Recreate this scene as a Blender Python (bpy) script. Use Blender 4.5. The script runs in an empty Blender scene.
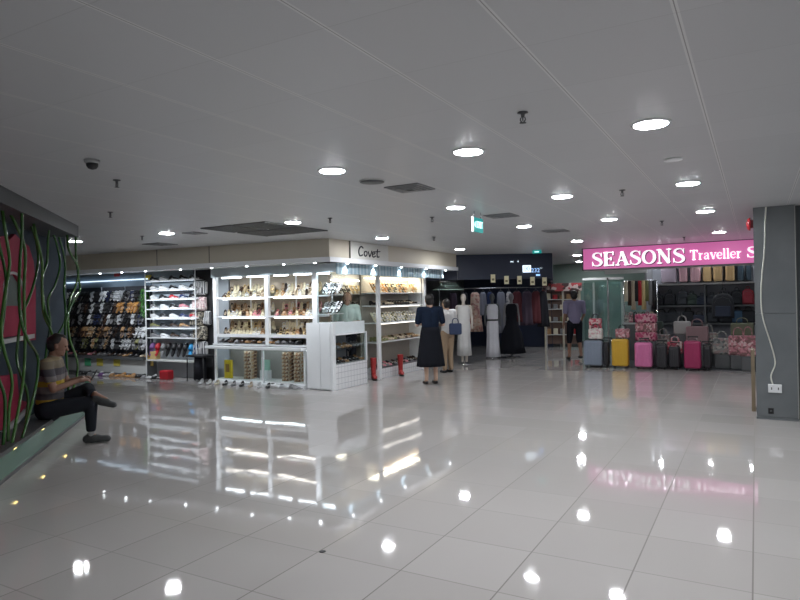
import bpy, bmesh, math, random
from mathutils import Vector, Matrix, Euler
random.seed(7)
C = bpy.context.scene.collection
PI = math.pi
S = bpy.context.scene
S.view_settings.view_transform = 'Standard'
S.view_settings.look = 'None'
S.view_settings.gamma = 1
S.view_settings.exposure = 0.0
S.view_settings.use_curve_mapping = False
S.cycles.use_denoising = True
S.cycles.max_bounces = 10
S.cycles.diffuse_bounces = 5
S.cycles.sample_clamp_indirect = 6
CH = 2.65

# ------------------------------------------------------------------ camera
FPX = 629.0
H = 1.585
yaw, pitch, roll = -0.515068, 0.000373, -0.020402
fwd = Vector((math.sin(yaw)*math.cos(pitch), math.cos(yaw)*math.cos(pitch), -math.sin(pitch)))
rt0 = Vector((math.cos(yaw), -math.sin(yaw), 0)); up0 = rt0.cross(fwd)
rt = rt0*math.cos(roll) + up0*math.sin(roll); up = -rt0*math.sin(roll) + up0*math.cos(roll)
cam = bpy.data.cameras.new('camera'); cam.sensor_width = 36; cam.lens = FPX/800*36; cam.clip_end = 100
co = bpy.data.objects.new('camera', cam); C.objects.link(co)
co.matrix_world = Matrix(((rt.x, up.x, -fwd.x, 0), (rt.y, up.y, -fwd.y, 0), (rt.z, up.z, -fwd.z, H), (0, 0, 0, 1)))
S.camera = co
def ray(x, y): return fwd + rt*((x-400)/FPX) - up*((y-300)/FPX)
def at_y(x, y, Y):
    d = ray(x, y); return Vector((0, 0, H)) + d*(Y/d.y)
def at_x(x, y, X):
    d = ray(x, y); return Vector((0, 0, H)) + d*(X/d.x)
def xz(px, py, Y):
    p = at_y(px, py, Y); return p.x, p.z

# ------------------------------------------------------------------ materials
MATS = {}
def mat(name, col, rough=.55, metal=0.0, emit=None, es=0.0, var=.06, scale=14, alpha=None, trans=None, bump=0, spec=None, coat=0):
    if name in MATS: return MATS[name]
    m = bpy.data.materials.new(name); m.use_nodes = True
    nt = m.node_tree; b = nt.nodes['Principled BSDF']
    b.inputs['Roughness'].default_value = rough; b.inputs['Metallic'].default_value = metal
    if spec is None and rough >= .85: spec = .12
    if spec is not None: b.inputs['Specular IOR Level'].default_value = spec
    if coat: b.inputs['Coat Weight'].default_value = coat
    c = (*col, 1)
    if var > 0:
        tc = nt.nodes.new('ShaderNodeTexCoord'); n = nt.nodes.new('ShaderNodeTexNoise'); n.inputs['Scale'].default_value = scale
        r = nt.nodes.new('ShaderNodeMix'); r.data_type = 'RGBA'
        r.inputs['A'].default_value = (*[max(0, v*(1-var)) for v in col], 1); r.inputs['B'].default_value = (*[min(1, v*(1+var)) for v in col], 1)
        nt.links.new(tc.outputs['Object'], n.inputs['Vector']); nt.links.new(n.outputs['Fac'], r.inputs['Factor'])
        nt.links.new(r.outputs['Result'], b.inputs['Base Color'])
        if bump:
            bp = nt.nodes.new('ShaderNodeBump'); bp.inputs['Strength'].default_value = bump; bp.inputs['Distance'].default_value = .01
            nt.links.new(n.outputs['Fac'], bp.inputs['Height']); nt.links.new(bp.outputs['Normal'], b.inputs['Normal'])
    else: b.inputs['Base Color'].default_value = c
    if emit: b.inputs['Emission Color'].default_value = (*emit, 1); b.inputs['Emission Strength'].default_value = es
    if trans: b.inputs['Transmission Weight'].default_value = trans
    if alpha is not None: b.inputs['Alpha'].default_value = alpha
    MATS[name] = m; return m
def spots(name, cols, scale=30, rough=.7):
    """blotchy print: random cells in several colours"""
    if name in MATS: return MATS[name]
    m = bpy.data.materials.new(name); m.use_nodes = True; nt = m.node_tree; b = nt.nodes['Principled BSDF']
    b.inputs['Roughness'].default_value = rough
    tc = nt.nodes.new('ShaderNodeTexCoord'); v = nt.nodes.new('ShaderNodeTexVoronoi'); v.inputs['Scale'].default_value = scale
    sp = nt.nodes.new('ShaderNodeSeparateColor'); cr = nt.nodes.new('ShaderNodeValToRGB'); cr.color_ramp.interpolation = 'CONSTANT'
    nt.links.new(tc.outputs['Object'], v.inputs['Vector']); nt.links.new(v.outputs['Color'], sp.inputs[0]); nt.links.new(sp.outputs[0], cr.inputs[0])
    el = cr.color_ramp.elements
    while len(el) < len(cols): el.new(.5)
    for i, c in enumerate(cols): el[i].position = i/len(cols); el[i].color = (*c, 1)
    nt.links.new(cr.outputs['Color'], b.inputs['Base Color']); MATS[name] = m; return m
def bands(name, stops, axis='Z', scale=1.0, off=0.0, rough=.8, rep=True):
    """stripes along one object axis; stops = [(pos, col), ...] over one repeat"""
    if name in MATS: return MATS[name]
    m = bpy.data.materials.new(name); m.use_nodes = True; nt = m.node_tree; b = nt.nodes['Principled BSDF']
    b.inputs['Roughness'].default_value = rough
    tc = nt.nodes.new('ShaderNodeTexCoord'); s = nt.nodes.new('ShaderNodeSeparateXYZ'); nt.links.new(tc.outputs['Object'], s.inputs[0])
    a = nt.nodes.new('ShaderNodeMath'); a.operation = 'MULTIPLY_ADD'; a.inputs[1].default_value = scale; a.inputs[2].default_value = off
    nt.links.new(s.outputs[axis], a.inputs[0])
    f = nt.nodes.new('ShaderNodeMath'); f.operation = 'FRACT'; nt.links.new(a.outputs[0], f.inputs[0])
    cr = nt.nodes.new('ShaderNodeValToRGB'); cr.color_ramp.interpolation = 'CONSTANT'; el = cr.color_ramp.elements
    while len(el) < len(stops): el.new(.5)
    for i, (p, c) in enumerate(stops): el[i].position = p; el[i].color = (*c, 1)
    nt.links.new((f if rep else a).outputs[0], cr.inputs[0]); nt.links.new(cr.outputs['Color'], b.inputs['Base Color']); MATS[name] = m; return m

def N(nt, t, **k):
    n = nt.nodes.new(t)
    for a, v in k.items(): setattr(n, a, v)
    return n
def mth(nt, op, a, b=None):
    n = nt.nodes.new('ShaderNodeMath'); n.operation = op
    for i, v in enumerate((a, b)):
        if v is None: continue
        if isinstance(v, (int, float)): n.inputs[i].default_value = v
        else: nt.links.new(v, n.inputs[i])
    return n.outputs[0]
def grid_setup(nt, ox, oy, s):
    tc = N(nt, 'ShaderNodeTexCoord'); sp = N(nt, 'ShaderNodeSeparateXYZ'); nt.links.new(tc.outputs['Object'], sp.inputs[0])
    gx = mth(nt, 'DIVIDE', mth(nt, 'SUBTRACT', sp.outputs['X'], ox), s); gy = mth(nt, 'DIVIDE', mth(nt, 'SUBTRACT', sp.outputs['Y'], oy), s)
    def dist(g): return mth(nt, 'MULTIPLY', mth(nt, 'ABSOLUTE', mth(nt, 'SUBTRACT', mth(nt, 'FRACT', mth(nt, 'ADD', g, .5)), .5)), s)
    cv = N(nt, 'ShaderNodeCombineXYZ'); nt.links.new(mth(nt, 'FLOOR', gx), cv.inputs[0]); nt.links.new(mth(nt, 'FLOOR', gy), cv.inputs[1])
    wn = N(nt, 'ShaderNodeTexWhiteNoise', noise_dimensions='2D'); nt.links.new(cv.outputs[0], wn.inputs['Vector'])
    return tc, dist(gx), dist(gy), wn
def mixc(nt, f, a, b):
    r = nt.nodes.new('ShaderNodeMix'); r.data_type = 'RGBA'
    for k, v in (('Factor', f), ('A', a), ('B', b)):
        if isinstance(v, (tuple, float, int)): r.inputs[k].default_value = (*v, 1) if isinstance(v, tuple) else v
        else: nt.links.new(v, r.inputs[k])
    return r.outputs['Result']

def floor_mat():
    m = bpy.data.materials.new('polished_tile'); m.use_nodes = True; nt = m.node_tree; b = nt.nodes['Principled BSDF']
    tc, dx, dy, wn = grid_setup(nt, -.0427, 3.192, .5995)
    sepc = N(nt, 'ShaderNodeSeparateColor'); nt.links.new(wn.outputs['Color'], sepc.inputs[0])
    base = mixc(nt, sepc.outputs[0], (.425, .405, .395), (.465, .442, .433))
    nz = N(nt, 'ShaderNodeTexNoise'); nz.inputs['Scale'].default_value = 1.2; nt.links.new(tc.outputs['Object'], nz.inputs['Vector'])
    base = mixc(nt, mth(nt, 'MULTIPLY', nz.outputs['Fac'], .25), base, (.37, .335, .305))
    g1 = mth(nt, 'LESS_THAN', dx, .0040); g2 = mth(nt, 'MULTIPLY', mth(nt, 'LESS_THAN', dy, .0042), .85)
    g = mth(nt, 'MAXIMUM', g1, g2)
    col = mixc(nt, g, base, (.14, .125, .115)); nt.links.new(col, b.inputs['Base Color'])
    nt.links.new(mth(nt, 'ADD', mth(nt, 'MULTIPLY', g, .5), .04), b.inputs['Roughness'])
    b.inputs['IOR'].default_value = 1.6
    # tiles are laid a touch uneven: each has its own slight tilt and waviness
    n2 = N(nt, 'ShaderNodeTexNoise'); n2.inputs['Scale'].default_value = 5; n2.inputs['Detail'].default_value = 1; nt.links.new(tc.outputs['Object'], n2.inputs['Vector'])
    bp = N(nt, 'ShaderNodeBump'); bp.inputs['Strength'].default_value = .5; bp.inputs['Distance'].default_value = .0009; nt.links.new(n2.outputs['Fac'], bp.inputs['Height'])
    vs = N(nt, 'ShaderNodeVectorMath', operation='SUBTRACT'); nt.links.new(wn.outputs['Color'], vs.inputs[0]); vs.inputs[1].default_value = (.5, .5, .5)
    vm = N(nt, 'ShaderNodeVectorMath', operation='MULTIPLY'); nt.links.new(vs.outputs[0], vm.inputs[0]); vm.inputs[1].default_value = (.006, .006, 0)
    va = N(nt, 'ShaderNodeVectorMath', operation='ADD'); nt.links.new(bp.outputs[0], va.inputs[0]); nt.links.new(vm.outputs[0], va.inputs[1])
    vn = N(nt, 'ShaderNodeVectorMath', operation='NORMALIZE'); nt.links.new(va.outputs[0], vn.inputs[0]); nt.links.new(vn.outputs[0], b.inputs['Normal'])
    return m
def ceil_mat():
    m = bpy.data.materials.new('ceiling_panel'); m.use_nodes = True; nt = m.node_tree; b = nt.nodes['Principled BSDF']
    tc, dx, dy, wn = grid_setup(nt, -.243, 2.0, .5985)
    sepc = N(nt, 'ShaderNodeSeparateColor'); nt.links.new(wn.outputs['Color'], sepc.inputs[0])
    base = mixc(nt, sepc.outputs[0], (.535, .545, .565), (.56, .57, .59))
    lt = mth(nt, 'MULTIPLY', mth(nt, 'LESS_THAN', dx, .012), .5)
    base = mixc(nt, lt, base, (.85, .85, .85))
    dk = mth(nt, 'MAXIMUM', mth(nt, 'LESS_THAN', dx, .0022), mth(nt, 'MULTIPLY', mth(nt, 'LESS_THAN', dy, .0025), .25))
    base = mixc(nt, mth(nt, 'MULTIPLY', dk, .7), base, (.12, .12, .12)); nt.links.new(base, b.inputs['Base Color'])
    b.inputs['Roughness'].default_value = .38; b.inputs['Specular IOR Level'].default_value = .55
    return m

white = mat('white_laminate', (.80, .82, .83), .35, var=.02)
whiteg = mat('white_gloss', (.82, .84, .86), .18, var=.02)
grey = mat('grey_paint', (.42, .43, .44), .6)
lgrey = mat('light_grey_paint', (.62, .63, .62), .6, var=.03)
dgrey = mat('dark_grey_metal', (.10, .105, .11), .45)
black = mat('black_plastic', (.018, .018, .02), .5)
blackf = mat('black_fabric', (.02, .02, .025), .9)
navy = mat('navy_panel', (.022, .03, .06), .5)
cream = mat('cream_fascia', (.62, .57, .47), .5, var=.03, scale=3)
chrome = mat('chrome', (.7, .7, .72), .2, 1.0, var=0)
lamp = mat('lamp_glow', (1, 1, 1), .5, emit=(.945, .972, 1), es=168, var=0)
tube_m = mat('tube_glow', (1, 1, 1), .5, emit=(.86, .94, 1), es=9, var=0)
warm_m = mat('warm_tube_glow', (1, 1, 1), .5, emit=(1, .9, .72), es=8, var=0)
led_m = mat('led_glow', (1, 1, 1), .5, emit=(.9, .96, 1), es=14, var=0)
skin = mat('skin', (.27, .145, .10), .55, var=.05, scale=30)
skin2 = mat('skin_pale', (.55, .36, .27), .55, var=.05, scale=30)
hairm = mat('black_hair', (.012, .010, .010), .45, var=.3, scale=60, bump=.4)
brownhair = mat('brown_hair', (.13, .06, .035), .45, var=.3, scale=60, bump=.4)
def glass_mat(name, col, a):
    m = bpy.data.materials.new(name); m.use_nodes = True; nt = m.node_tree; nt.nodes.clear()
    o = N(nt, 'ShaderNodeOutputMaterial'); t = N(nt, 'ShaderNodeBsdfTransparent'); g = N(nt, 'ShaderNodeBsdfGlossy'); g.inputs['Roughness'].default_value = .03
    t.inputs[0].default_value = (*col, 1); mx = N(nt, 'ShaderNodeMixShader'); fr = N(nt, 'ShaderNodeFresnel'); fr.inputs[0].default_value = 1.45
    ge = N(nt, 'ShaderNodeNewGeometry'); f = mth(nt, 'MULTIPLY', mth(nt, 'ADD', fr.outputs[0], a), mth(nt, 'SUBTRACT', 1.0, ge.outputs['Backfacing'])); nt.links.new(f, mx.inputs[0]); nt.links.new(t.outputs[0], mx.inputs[1]); nt.links.new(g.outputs[0], mx.inputs[2]); nt.links.new(mx.outputs[0], o.inputs[0])
    return m
glass = glass_mat('clear_glass', (.93, .96, .96), .02)
gglass = glass_mat('green_glass', (.84, .91, .90), .10)

# ------------------------------------------------------------------ mesh builder
class MB:
    def __init__(s): s.v = []; s.f = []; s.mi = []; s.sm = []; s.mats = []
    def m(s, m):
        if m not in s.mats: s.mats.append(m)
        return s.mats.index(m)
    def add(s, vs, fs, m, M=None, smooth=False):
        o = len(s.v); k = s.m(m)
        for v in vs:
            v = Vector(v); s.v.append(tuple(M @ v if M else v))
        for f in fs: s.f.append([i+o for i in f]); s.mi.append(k); s.sm.append(smooth)
        return s
    def box(s, x0, x1, y0, y1, z0, z1, m, M=None):
        vs = [(x, y, z) for z in (z0, z1) for y in (y0, y1) for x in (x0, x1)]
        return s.add(vs, [(0, 2, 3, 1), (4, 5, 7, 6), (0, 1, 5, 4), (2, 6, 7, 3), (0, 4, 6, 2), (1, 3, 7, 5)], m, M)
    def rbox(s, x0, x1, y0, y1, z0, z1, m, r=.02, seg=3, M=None):
        bm = bmesh.new(); bmesh.ops.create_cube(bm, size=1)
        for v in bm.verts: v.co = Vector((x0+(v.co.x+.5)*(x1-x0), y0+(v.co.y+.5)*(y1-y0), z0+(v.co.z+.5)*(z1-z0)))
        bmesh.ops.bevel(bm, geom=bm.edges[:], offset=r, segments=seg, profile=.5, affect='EDGES')
        bm.verts.index_update(); vs = [v.co.copy() for v in bm.verts]; fs = [[v.index for v in f.verts] for f in bm.faces]; bm.free()
        return s.add(vs, fs, m, M, smooth=False)
    def tube(s, pts, r, m, n=8, M=None, closed=False, flat=1.0):
        pts = [Vector(p) for p in pts]; rs = r if isinstance(r, (list, tuple)) else [r]*len(pts); vs = []; fs = []
        prev = None
        for i, p in enumerate(pts):
            t = (pts[min(i+1, len(pts)-1)]-pts[max(i-1, 0)]).normalized()
            if prev is None:
                a = Vector((0, 0, 1)) if abs(t.z) < .9 else Vector((1, 0, 0)); u = t.cross(a).normalized()
            else: u = (prev - t*prev.dot(t)).normalized()
            prev = u; w = t.cross(u)
            for k in range(n):
                a = 2*PI*k/n; vs.append(p + (u*math.cos(a) + w*math.sin(a)*flat)*rs[i])
        for i in range(len(pts)-1):
            for k in range(n): fs.append((i*n+k, i*n+(k+1) % n, (i+1)*n+(k+1) % n, (i+1)*n+k))
        fs.append(tuple(range(n))[::-1]); fs.append(tuple((len(pts)-1)*n+k for k in range(n)))
        return s.add(vs, fs, m, M, smooth=True)
    def cyl(s, c, r, h, m, n=20, M=None, r2=None, axis='Z'):
        c = Vector(c); d = {'Z': Vector((0, 0, h)), 'X': Vector((h, 0, 0)), 'Y': Vector((0, h, 0))}[axis]
        return s.tube([c, c+d], [r, r if r2 is None else r2], m, n, M)
    def lathe(s, prof, m, n=20, M=None, sy=1.0):
        vs = []; fs = []
        for r, z in prof:
            for k in range(n): vs.append((r*math.cos(2*PI*k/n), r*sy*math.sin(2*PI*k/n), z))
        for i in range(len(prof)-1):
            for k in range(n): fs.append((i*n+k, i*n+(k+1) % n, (i+1)*n+(k+1) % n, (i+1)*n+k))
        fs.append(tuple(range(n))[::-1]); fs.append(tuple((len(prof)-1)*n+k for k in range(n)))
        return s.add(vs, fs, m, M, smooth=True)
    def ell(s, c, r, m, M=None, n=12, rot=None):
        bm = bmesh.new(); bmesh.ops.create_uvsphere(bm, u_segments=n, v_segments=max(6, n*2//3), radius=1)
        R = rot.to_matrix() if rot else Matrix.Identity(3); bm.verts.index_update()
        vs = [Vector(c) + R @ Vector((v.co.x*r[0], v.co.y*r[1], v.co.z*r[2])) for v in bm.verts]; fs = [[v.index for v in f.verts] for f in bm.faces]; bm.free()
        return s.add(vs, fs, m, M, smooth=True)
    def prism(s, out, a0, a1, m, axis='Z', M=None):
        """outline extruded: axis Z -> (x,y), axis Y -> (x,z), axis X -> (y,z)"""
        n = len(out); f3 = {'Z': lambda p, a: (p[0], p[1], a), 'Y': lambda p, a: (p[0], a, p[1]), 'X': lambda p, a: (a, p[0], p[1])}[axis]
        vs = [f3(p, a0) for p in out] + [f3(p, a1) for p in out]
        fs = [tuple(range(n))[::-1], tuple(range(n, 2*n))] + [(i, (i+1) % n, n+(i+1) % n, n+i) for i in range(n)]
        return s.add(vs, fs, m, M)
    def rings(s, rings, m, M=None, smooth=True, cap=True):
        n = len(rings[0]); vs = [p for r in rings for p in r]; fs = []
        for i in range(len(rings)-1):
            for k in range(n): fs.append((i*n+k, i*n+(k+1) % n, (i+1)*n+(k+1) % n, (i+1)*n+k))
        if cap: fs.append(tuple(range(n))[::-1]); fs.append(tuple((len(rings)-1)*n+k for k in range(n)))
        return s.add(vs, fs, m, M, smooth)
    def mesh(s, name='m'):
        me = bpy.data.meshes.new(name); me.from_pydata(s.v, [], s.f)
        for m in s.mats: me.materials.append(m)
        me.polygons.foreach_set('material_index', s.mi); me.polygons.foreach_set('use_smooth', s.sm)
        bm = bmesh.new(); bm.from_mesh(me); bmesh.ops.recalc_face_normals(bm, faces=bm.faces[:]); bm.to_mesh(me); bm.free(); me.update()
        return me
    def obj(s, name, parent=None, loc=None, rz=0, label=None):
        o = bpy.data.objects.new(name, s.mesh(name)); C.objects.link(o)
        if parent: o.parent = parent
        if loc is not None: o.location = loc
        o.rotation_euler.z = rz
        if label: o['label'] = label
        return o
def tag(o, label, cat, group=None, kind=None):
    o['label'] = label; o['category'] = cat
    if group: o['group'] = group
    if kind: o['kind'] = kind
    return o
def thing(name, label, cat, loc=(0, 0, 0), rz=0, group=None):
    o = bpy.data.objects.new(name, None); o.empty_display_size = .1; C.objects.link(o); o.location = loc; o.rotation_euler = (0, 0, rz)
    return tag(o, label, cat, group)
def struct(name, mb): o = mb.obj(name); o['kind'] = 'structure'; return o
def inst(me, name, loc, rot, label, cat, group, mats=None, scale=None):
    o = bpy.data.objects.new(name, me); C.objects.link(o); o.location = loc; o.rotation_euler = rot
    if scale: o.scale = scale
    if mats:
        for i, m in mats.items(): o.material_slots[i].link = 'OBJECT'; o.material_slots[i].material = m
    return tag(o, label, cat, group)
def copy_tree(o, parent=None):
    c = o.copy(); C.objects.link(c); c.parent = parent
    for ch in list(o.children): copy_tree(ch, c)
    return c
ONES = ['', 'first', 'second', 'third', 'fourth', 'fifth', 'sixth', 'seventh', 'eighth', 'ninth', 'tenth', 'eleventh', 'twelfth', 'thirteenth', 'fourteenth', 'fifteenth', 'sixteenth', 'seventeenth', 'eighteenth', 'nineteenth', 'twentieth']
def nth(i):
    if i <= 20: return ONES[i]
    return ('twenty-' if i < 30 else 'thirty-') + ONES[i-20 if i < 30 else i-30] if i != 30 else 'thirtieth'
def rotz(a): return Matrix.Rotation(a, 4, 'Z')

def smoothc(pts, k=6):
    P = [Vector(p) for p in pts]; out = []
    for i in range(len(P)-1):
        a, b, c, d = P[max(i-1, 0)], P[i], P[i+1], P[min(i+2, len(P)-1)]
        for j in range(k):
            t = j/k; out.append(.5*((2*b) + (c-a)*t + (2*a-5*b+4*c-d)*t*t + (3*b-a-3*c+d)*t**3))
    out.append(P[-1]); return out

# ------------------------------------------------------------------ room shell
FM = floor_mat(); CM = ceil_mat()
struct('floor', MB().box(-16, 4.2, -4.2, 22, -.1, 0, FM))
struct('ceiling', MB().box(-16, 4.2, -4.2, 22, CH, CH+.1, CM))
struct('wall_left', MB().box(-16, -15.8, -4.2, 22, 0, CH, grey))
struct('wall_right', MB().box(4, 4.2, -4.2, 22, 0, CH, lgrey))
struct('wall_front', MB().box(-16, 4.2, -4.2, -4, 0, CH, lgrey))
struct('wall_back', MB().box(-16, 4.2, 21.6, 21.8, 0, CH, grey))

# ceiling downlights
LX = [(-.55, 4.18), (-1.79, 4.21), (-2.98, 4.19), (-1.77, 6.66), (-.55, 6.63), (-1.76, 9.07), (-.55, 9.01), (-.54, 12.26), (-3.02, 6.70), (-5.35, 6.60),
      (-3.0, 9.11), (-2.99, 12.27), (-4.01, 16.44), (-5.56, 9.24), (-5.52, 12.42), (-7.62, 6.45), (-9.64, 6.32),
      (.7, 4.2), (.7, 1.6), (-.55, 1.6), (-.55, -1), (-2.98, -1), (1.9, 6.6), (2, 10.5)]  # this row: unseen lamps added out of frame for ambient light
LIN = ['largest downlight, farthest right of the front row', 'downlight in the middle of the front row of three', 'downlight at the left end of the front row',
       'second row downlight, between the pink sign and the exit sign', 'second row downlight above the grey pillar top', 'third row downlight just above the word SEASONS',
       'third row downlight above the travel shop sign right half', 'small downlight just above the travel shop sign', 'downlight immediately left of the green exit sign',
       'downlight over the ventilation grille near the shoe kiosk', 'downlight right of and behind the green exit sign', 'distant downlight left of the pink sign top corner',
       'faintest downlight beside the dark shop front', 'downlight above the Covet sign end', 'downlight over the far end of the cream fascia',
       'left downlight over the shoe racks', 'downlight seen through the green vines at far left']
for i, (x, y) in enumerate(LX):
    t = thing('downlight', 'round white recessed ' + LIN[i] if i < len(LIN) else 'round white recessed downlight added out of view as fill', 'ceiling light', (x, y, CH), 0, 'recessed ceiling downlights')
    MB().lathe([(.1, 0), (.118, 0), (.120, -.004), (.112, -.010), (.1, -.010)], whiteg, 28).obj('rim', t)
    MB().cyl((0, 0, -.012), .1, .004, lamp, 28).obj('diffuser', t)

for x, y, w_ in ((-2.17, 17.15, 'left'), (-1.04, 17.15, 'middle'), (-.14, 17.15, 'right')):
    t = thing('small_downlight', f'small ceiling downlight above the travel shop wall shelf, {w_} of three', 'ceiling light', (x, y, CH), 0, 'small downlights in the travel shop')
    MB().lathe([(.05, 0), (.062, 0), (.062, -.008), (.05, -.008)], whiteg, 20).obj('rim', t); MB().cyl((0, 0, -.012), .052, .004, lamp, 20).obj('diffuser', t)
for x, y, w_ in ((-3.12, 17.39, 'hidden behind the pink sign left end'), (-4.7, 19.53, 'far down the passage near the glass front')):
    t = thing('downlight', 'round white recessed downlight ' + w_, 'ceiling light', (x, y, CH), 0, 'recessed ceiling downlights')
    MB().lathe([(.1, 0), (.118, 0), (.120, -.004), (.1, -.010)], whiteg, 28).obj('rim', t); MB().cyl((0, 0, -.012), .1, .004, lamp, 28).obj('diffuser', t)
# sprinklers
def sprinkler(x, y, where, big=False):
    t = thing('sprinkler', 'small dark ceiling sprinkler ' + where, 'sprinkler', (x, y, CH), 0, 'ceiling sprinklers')
    MB().lathe([(.03, 0), (.032, -.005), (.012, -.010), (.010, -.03)], dgrey, 14).obj('escutcheon', t)
    mb = MB(); mb.tube([(.012, 0, -.03), (.016, 0, -.045), (.004, 0, -.058)], .0035, dgrey, 6); mb.tube([(-.012, 0, -.03), (-.016, 0, -.045), (-.004, 0, -.058)], .0035, dgrey, 6)
    mb.cyl((0, 0, -.05), .004, .03, dgrey, 8); mb.obj('frame', t)
    MB().lathe([(.004, -.058), (.02, -.060), (.02, -.063), (.004, -.064)], dgrey, 14).obj('deflector', t)
for x, y, w in [(-1.15, 3.51, 'nearest the viewer, right of the front middle downlight'), (-1.16, 6.66, 'between two second row downlights'), (-1.17, 9.83, 'above the O of SEASONS'),
                (-1.15, 12.86, 'just over the travel shop sign'), (-3.64, 7.32, 'left of the exit sign'), (-4.73, 6.58, 'right of the kiosk grille'), (-4.79, 9.69, 'above the cream fascia right end'),
                (-4.7, 3.47, 'beside the dark dome near the top left'), (-6.37, 4.61, 'above the end of the vine bench'), (-8.23, 6.5, 'in front of the shoe rack ceiling')]:
    sprinkler(x, y, w)
t = thing('dome_camera', 'small dark dome camera hanging from the ceiling near the vines', 'camera', (-4.2, 2.9, CH))
MB().lathe([(.055, 0), (.055, -.02), (.045, -.025)], grey, 18).obj('mount', t)
MB().lathe([(.042, -.025), (.040, -.045), (.028, -.062), (.005, -.07)], black, 18).obj('dome', t)
# round speaker and plate
t = thing('ceiling_speaker', 'round grey perforated ceiling speaker between two front downlights', 'speaker', (-2.96, 4.77, CH))
MB().lathe([(.10, 0), (.115, 0), (.115, -.008), (.10, -.010)], lgrey, 28).obj('rim', t); MB().cyl((0, 0, -.014), .108, .005, dgrey, 28).obj('grille', t)
t = MB().lathe([(.07, 0), (.068, -.012), (.02, -.016)], white, 24).obj('smoke_detector', None, (-.55, 5.38, CH)); tag(t, 'white round blank cover plate on the ceiling above the pink sign', 'ceiling plate')
# air diffusers
ventm = mat('vent_metal', (.26, .27, .28), .45)
def diffuser(x, y, w, label):
    t = thing('air_diffuser', label, 'air vent', (x, y, CH), 0, 'square ceiling air diffusers')
    mb = MB(); h = w/2
    for k in range(4):
        a = h*(1-.22*k); z = -.012-.004*k; b = a-h*.1
        for (x0, x1, y0, y1) in ((-a, a, -a, -b), (-a, a, b, a), (-a, -b, -b, b), (b, a, -b, b)): mb.box(x0, x1, y0, y1, z, z+.008, ventm)
    mb.obj('louvre', t); MB().box(-h, h, -h, h, -.004, 0, dgrey).obj('backing', t)
diffuser(-2.85, 5.27, .36, 'square grey ceiling air diffuser beside the round speaker')
diffuser(-2.85, 7.75, .36, 'square grey ceiling air diffuser behind the exit sign')
diffuser(-2.8, 10.1, .36, 'thin-looking far ceiling air diffuser right of a downlight')
diffuser(-9.09, 7.55, .42, 'ceiling air diffuser above the shoe racks on the left')
diffuser(-7.3, 6.7, .26, 'small ceiling air diffuser left of the large grille')
t = thing('return_grille', 'large four panel grey return air grille in the ceiling before the kiosk', 'air vent', (-6.17, 7.0, CH))
for i in (-1, 1):
    for j in (-1, 1):
        mb = MB(); cx, cy = i*.31, j*.36
        mb.box(cx-.28, cx+.28, cy-.33, cy+.33, -.004, 0, black)
        for k in range(14): yy = cy-.32+k*.047; mb.box(cx-.27, cx+.27, yy, yy+.022, -.014, -.008, dgrey)
        for s2 in (-1, 1): mb.box(cx+s2*.275-.008, cx+s2*.275+.008, cy-.33, cy+.33, -.016, 0, dgrey)
        mb.obj('panel', t)

# exit sign (faces +x)
ex = thing('exit_sign', 'green lit exit sign hanging from the ceiling', 'exit sign', (-2.98, 7.25, 0))
eg = mat('exit_green', (.0, .25, .22), .4, emit=(.0, .30, .30), es=.7, var=0); ew = mat('exit_white', (.8, 1, .97), .4, emit=(.6, 1, .95), es=1.6, var=0)
MB().box(-.012, .012, -.15, .15, 2.40, 2.575, eg).obj('sign_box', ex)
MB().box(-.014, .014, -.156, -.15, 2.395, 2.58, whiteg).obj('edge_cap', ex)
for yy in (-.1, .1): MB().cyl((0, yy, 2.575), .006, .075, chrome, 8).obj('hanger_rod', ex)
def text_mesh(txt, size, m, ext=.004):
    cu = bpy.data.curves.new('txt', 'FONT'); cu.body = txt; cu.size = size; cu.extrude = ext; cu.align_x = 'CENTER'; cu.align_y = 'CENTER'
    o = bpy.data.objects.new('txt', cu); C.objects.link(o); bpy.context.view_layer.update()
    me = bpy.data.meshes.new_from_object(o.evaluated_get(bpy.context.evaluated_depsgraph_get())); bpy.data.objects.remove(o); me.materials.clear(); me.materials.append(m); return me
def put_text(txt, size, m, loc, rot, parent, name='lettering', sx=1.0):
    o = bpy.data.objects.new(name, text_mesh(txt, size, m)); C.objects.link(o); o.parent = parent; o.location = loc; o.rotation_euler = rot; o.scale.x = sx; return o
put_text('EXIT', .12, ew, (.013, .035, 2.487), (PI/2, 0, PI/2), ex, sx=.8)
ar = MB(); ar.prism([(-.13, 2.487), (-.105, 2.52), (-.105, 2.454)], .012, .018, ew, 'X'); ar.obj('arrow', ex)

e2 = thing('exit_sign', 'tiny distant green exit sign near the ceiling above the dark shop', 'exit sign', (at_y(537, 251, 14.0).x, 14.0, 0))
MB().box(-.10, .10, -.02, .02, 2.575, CH, eg).obj('sign_box', e2); MB().box(-.05, .05, -.024, -.02, 2.60, 2.62, ew).obj('lettering', e2)

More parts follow.
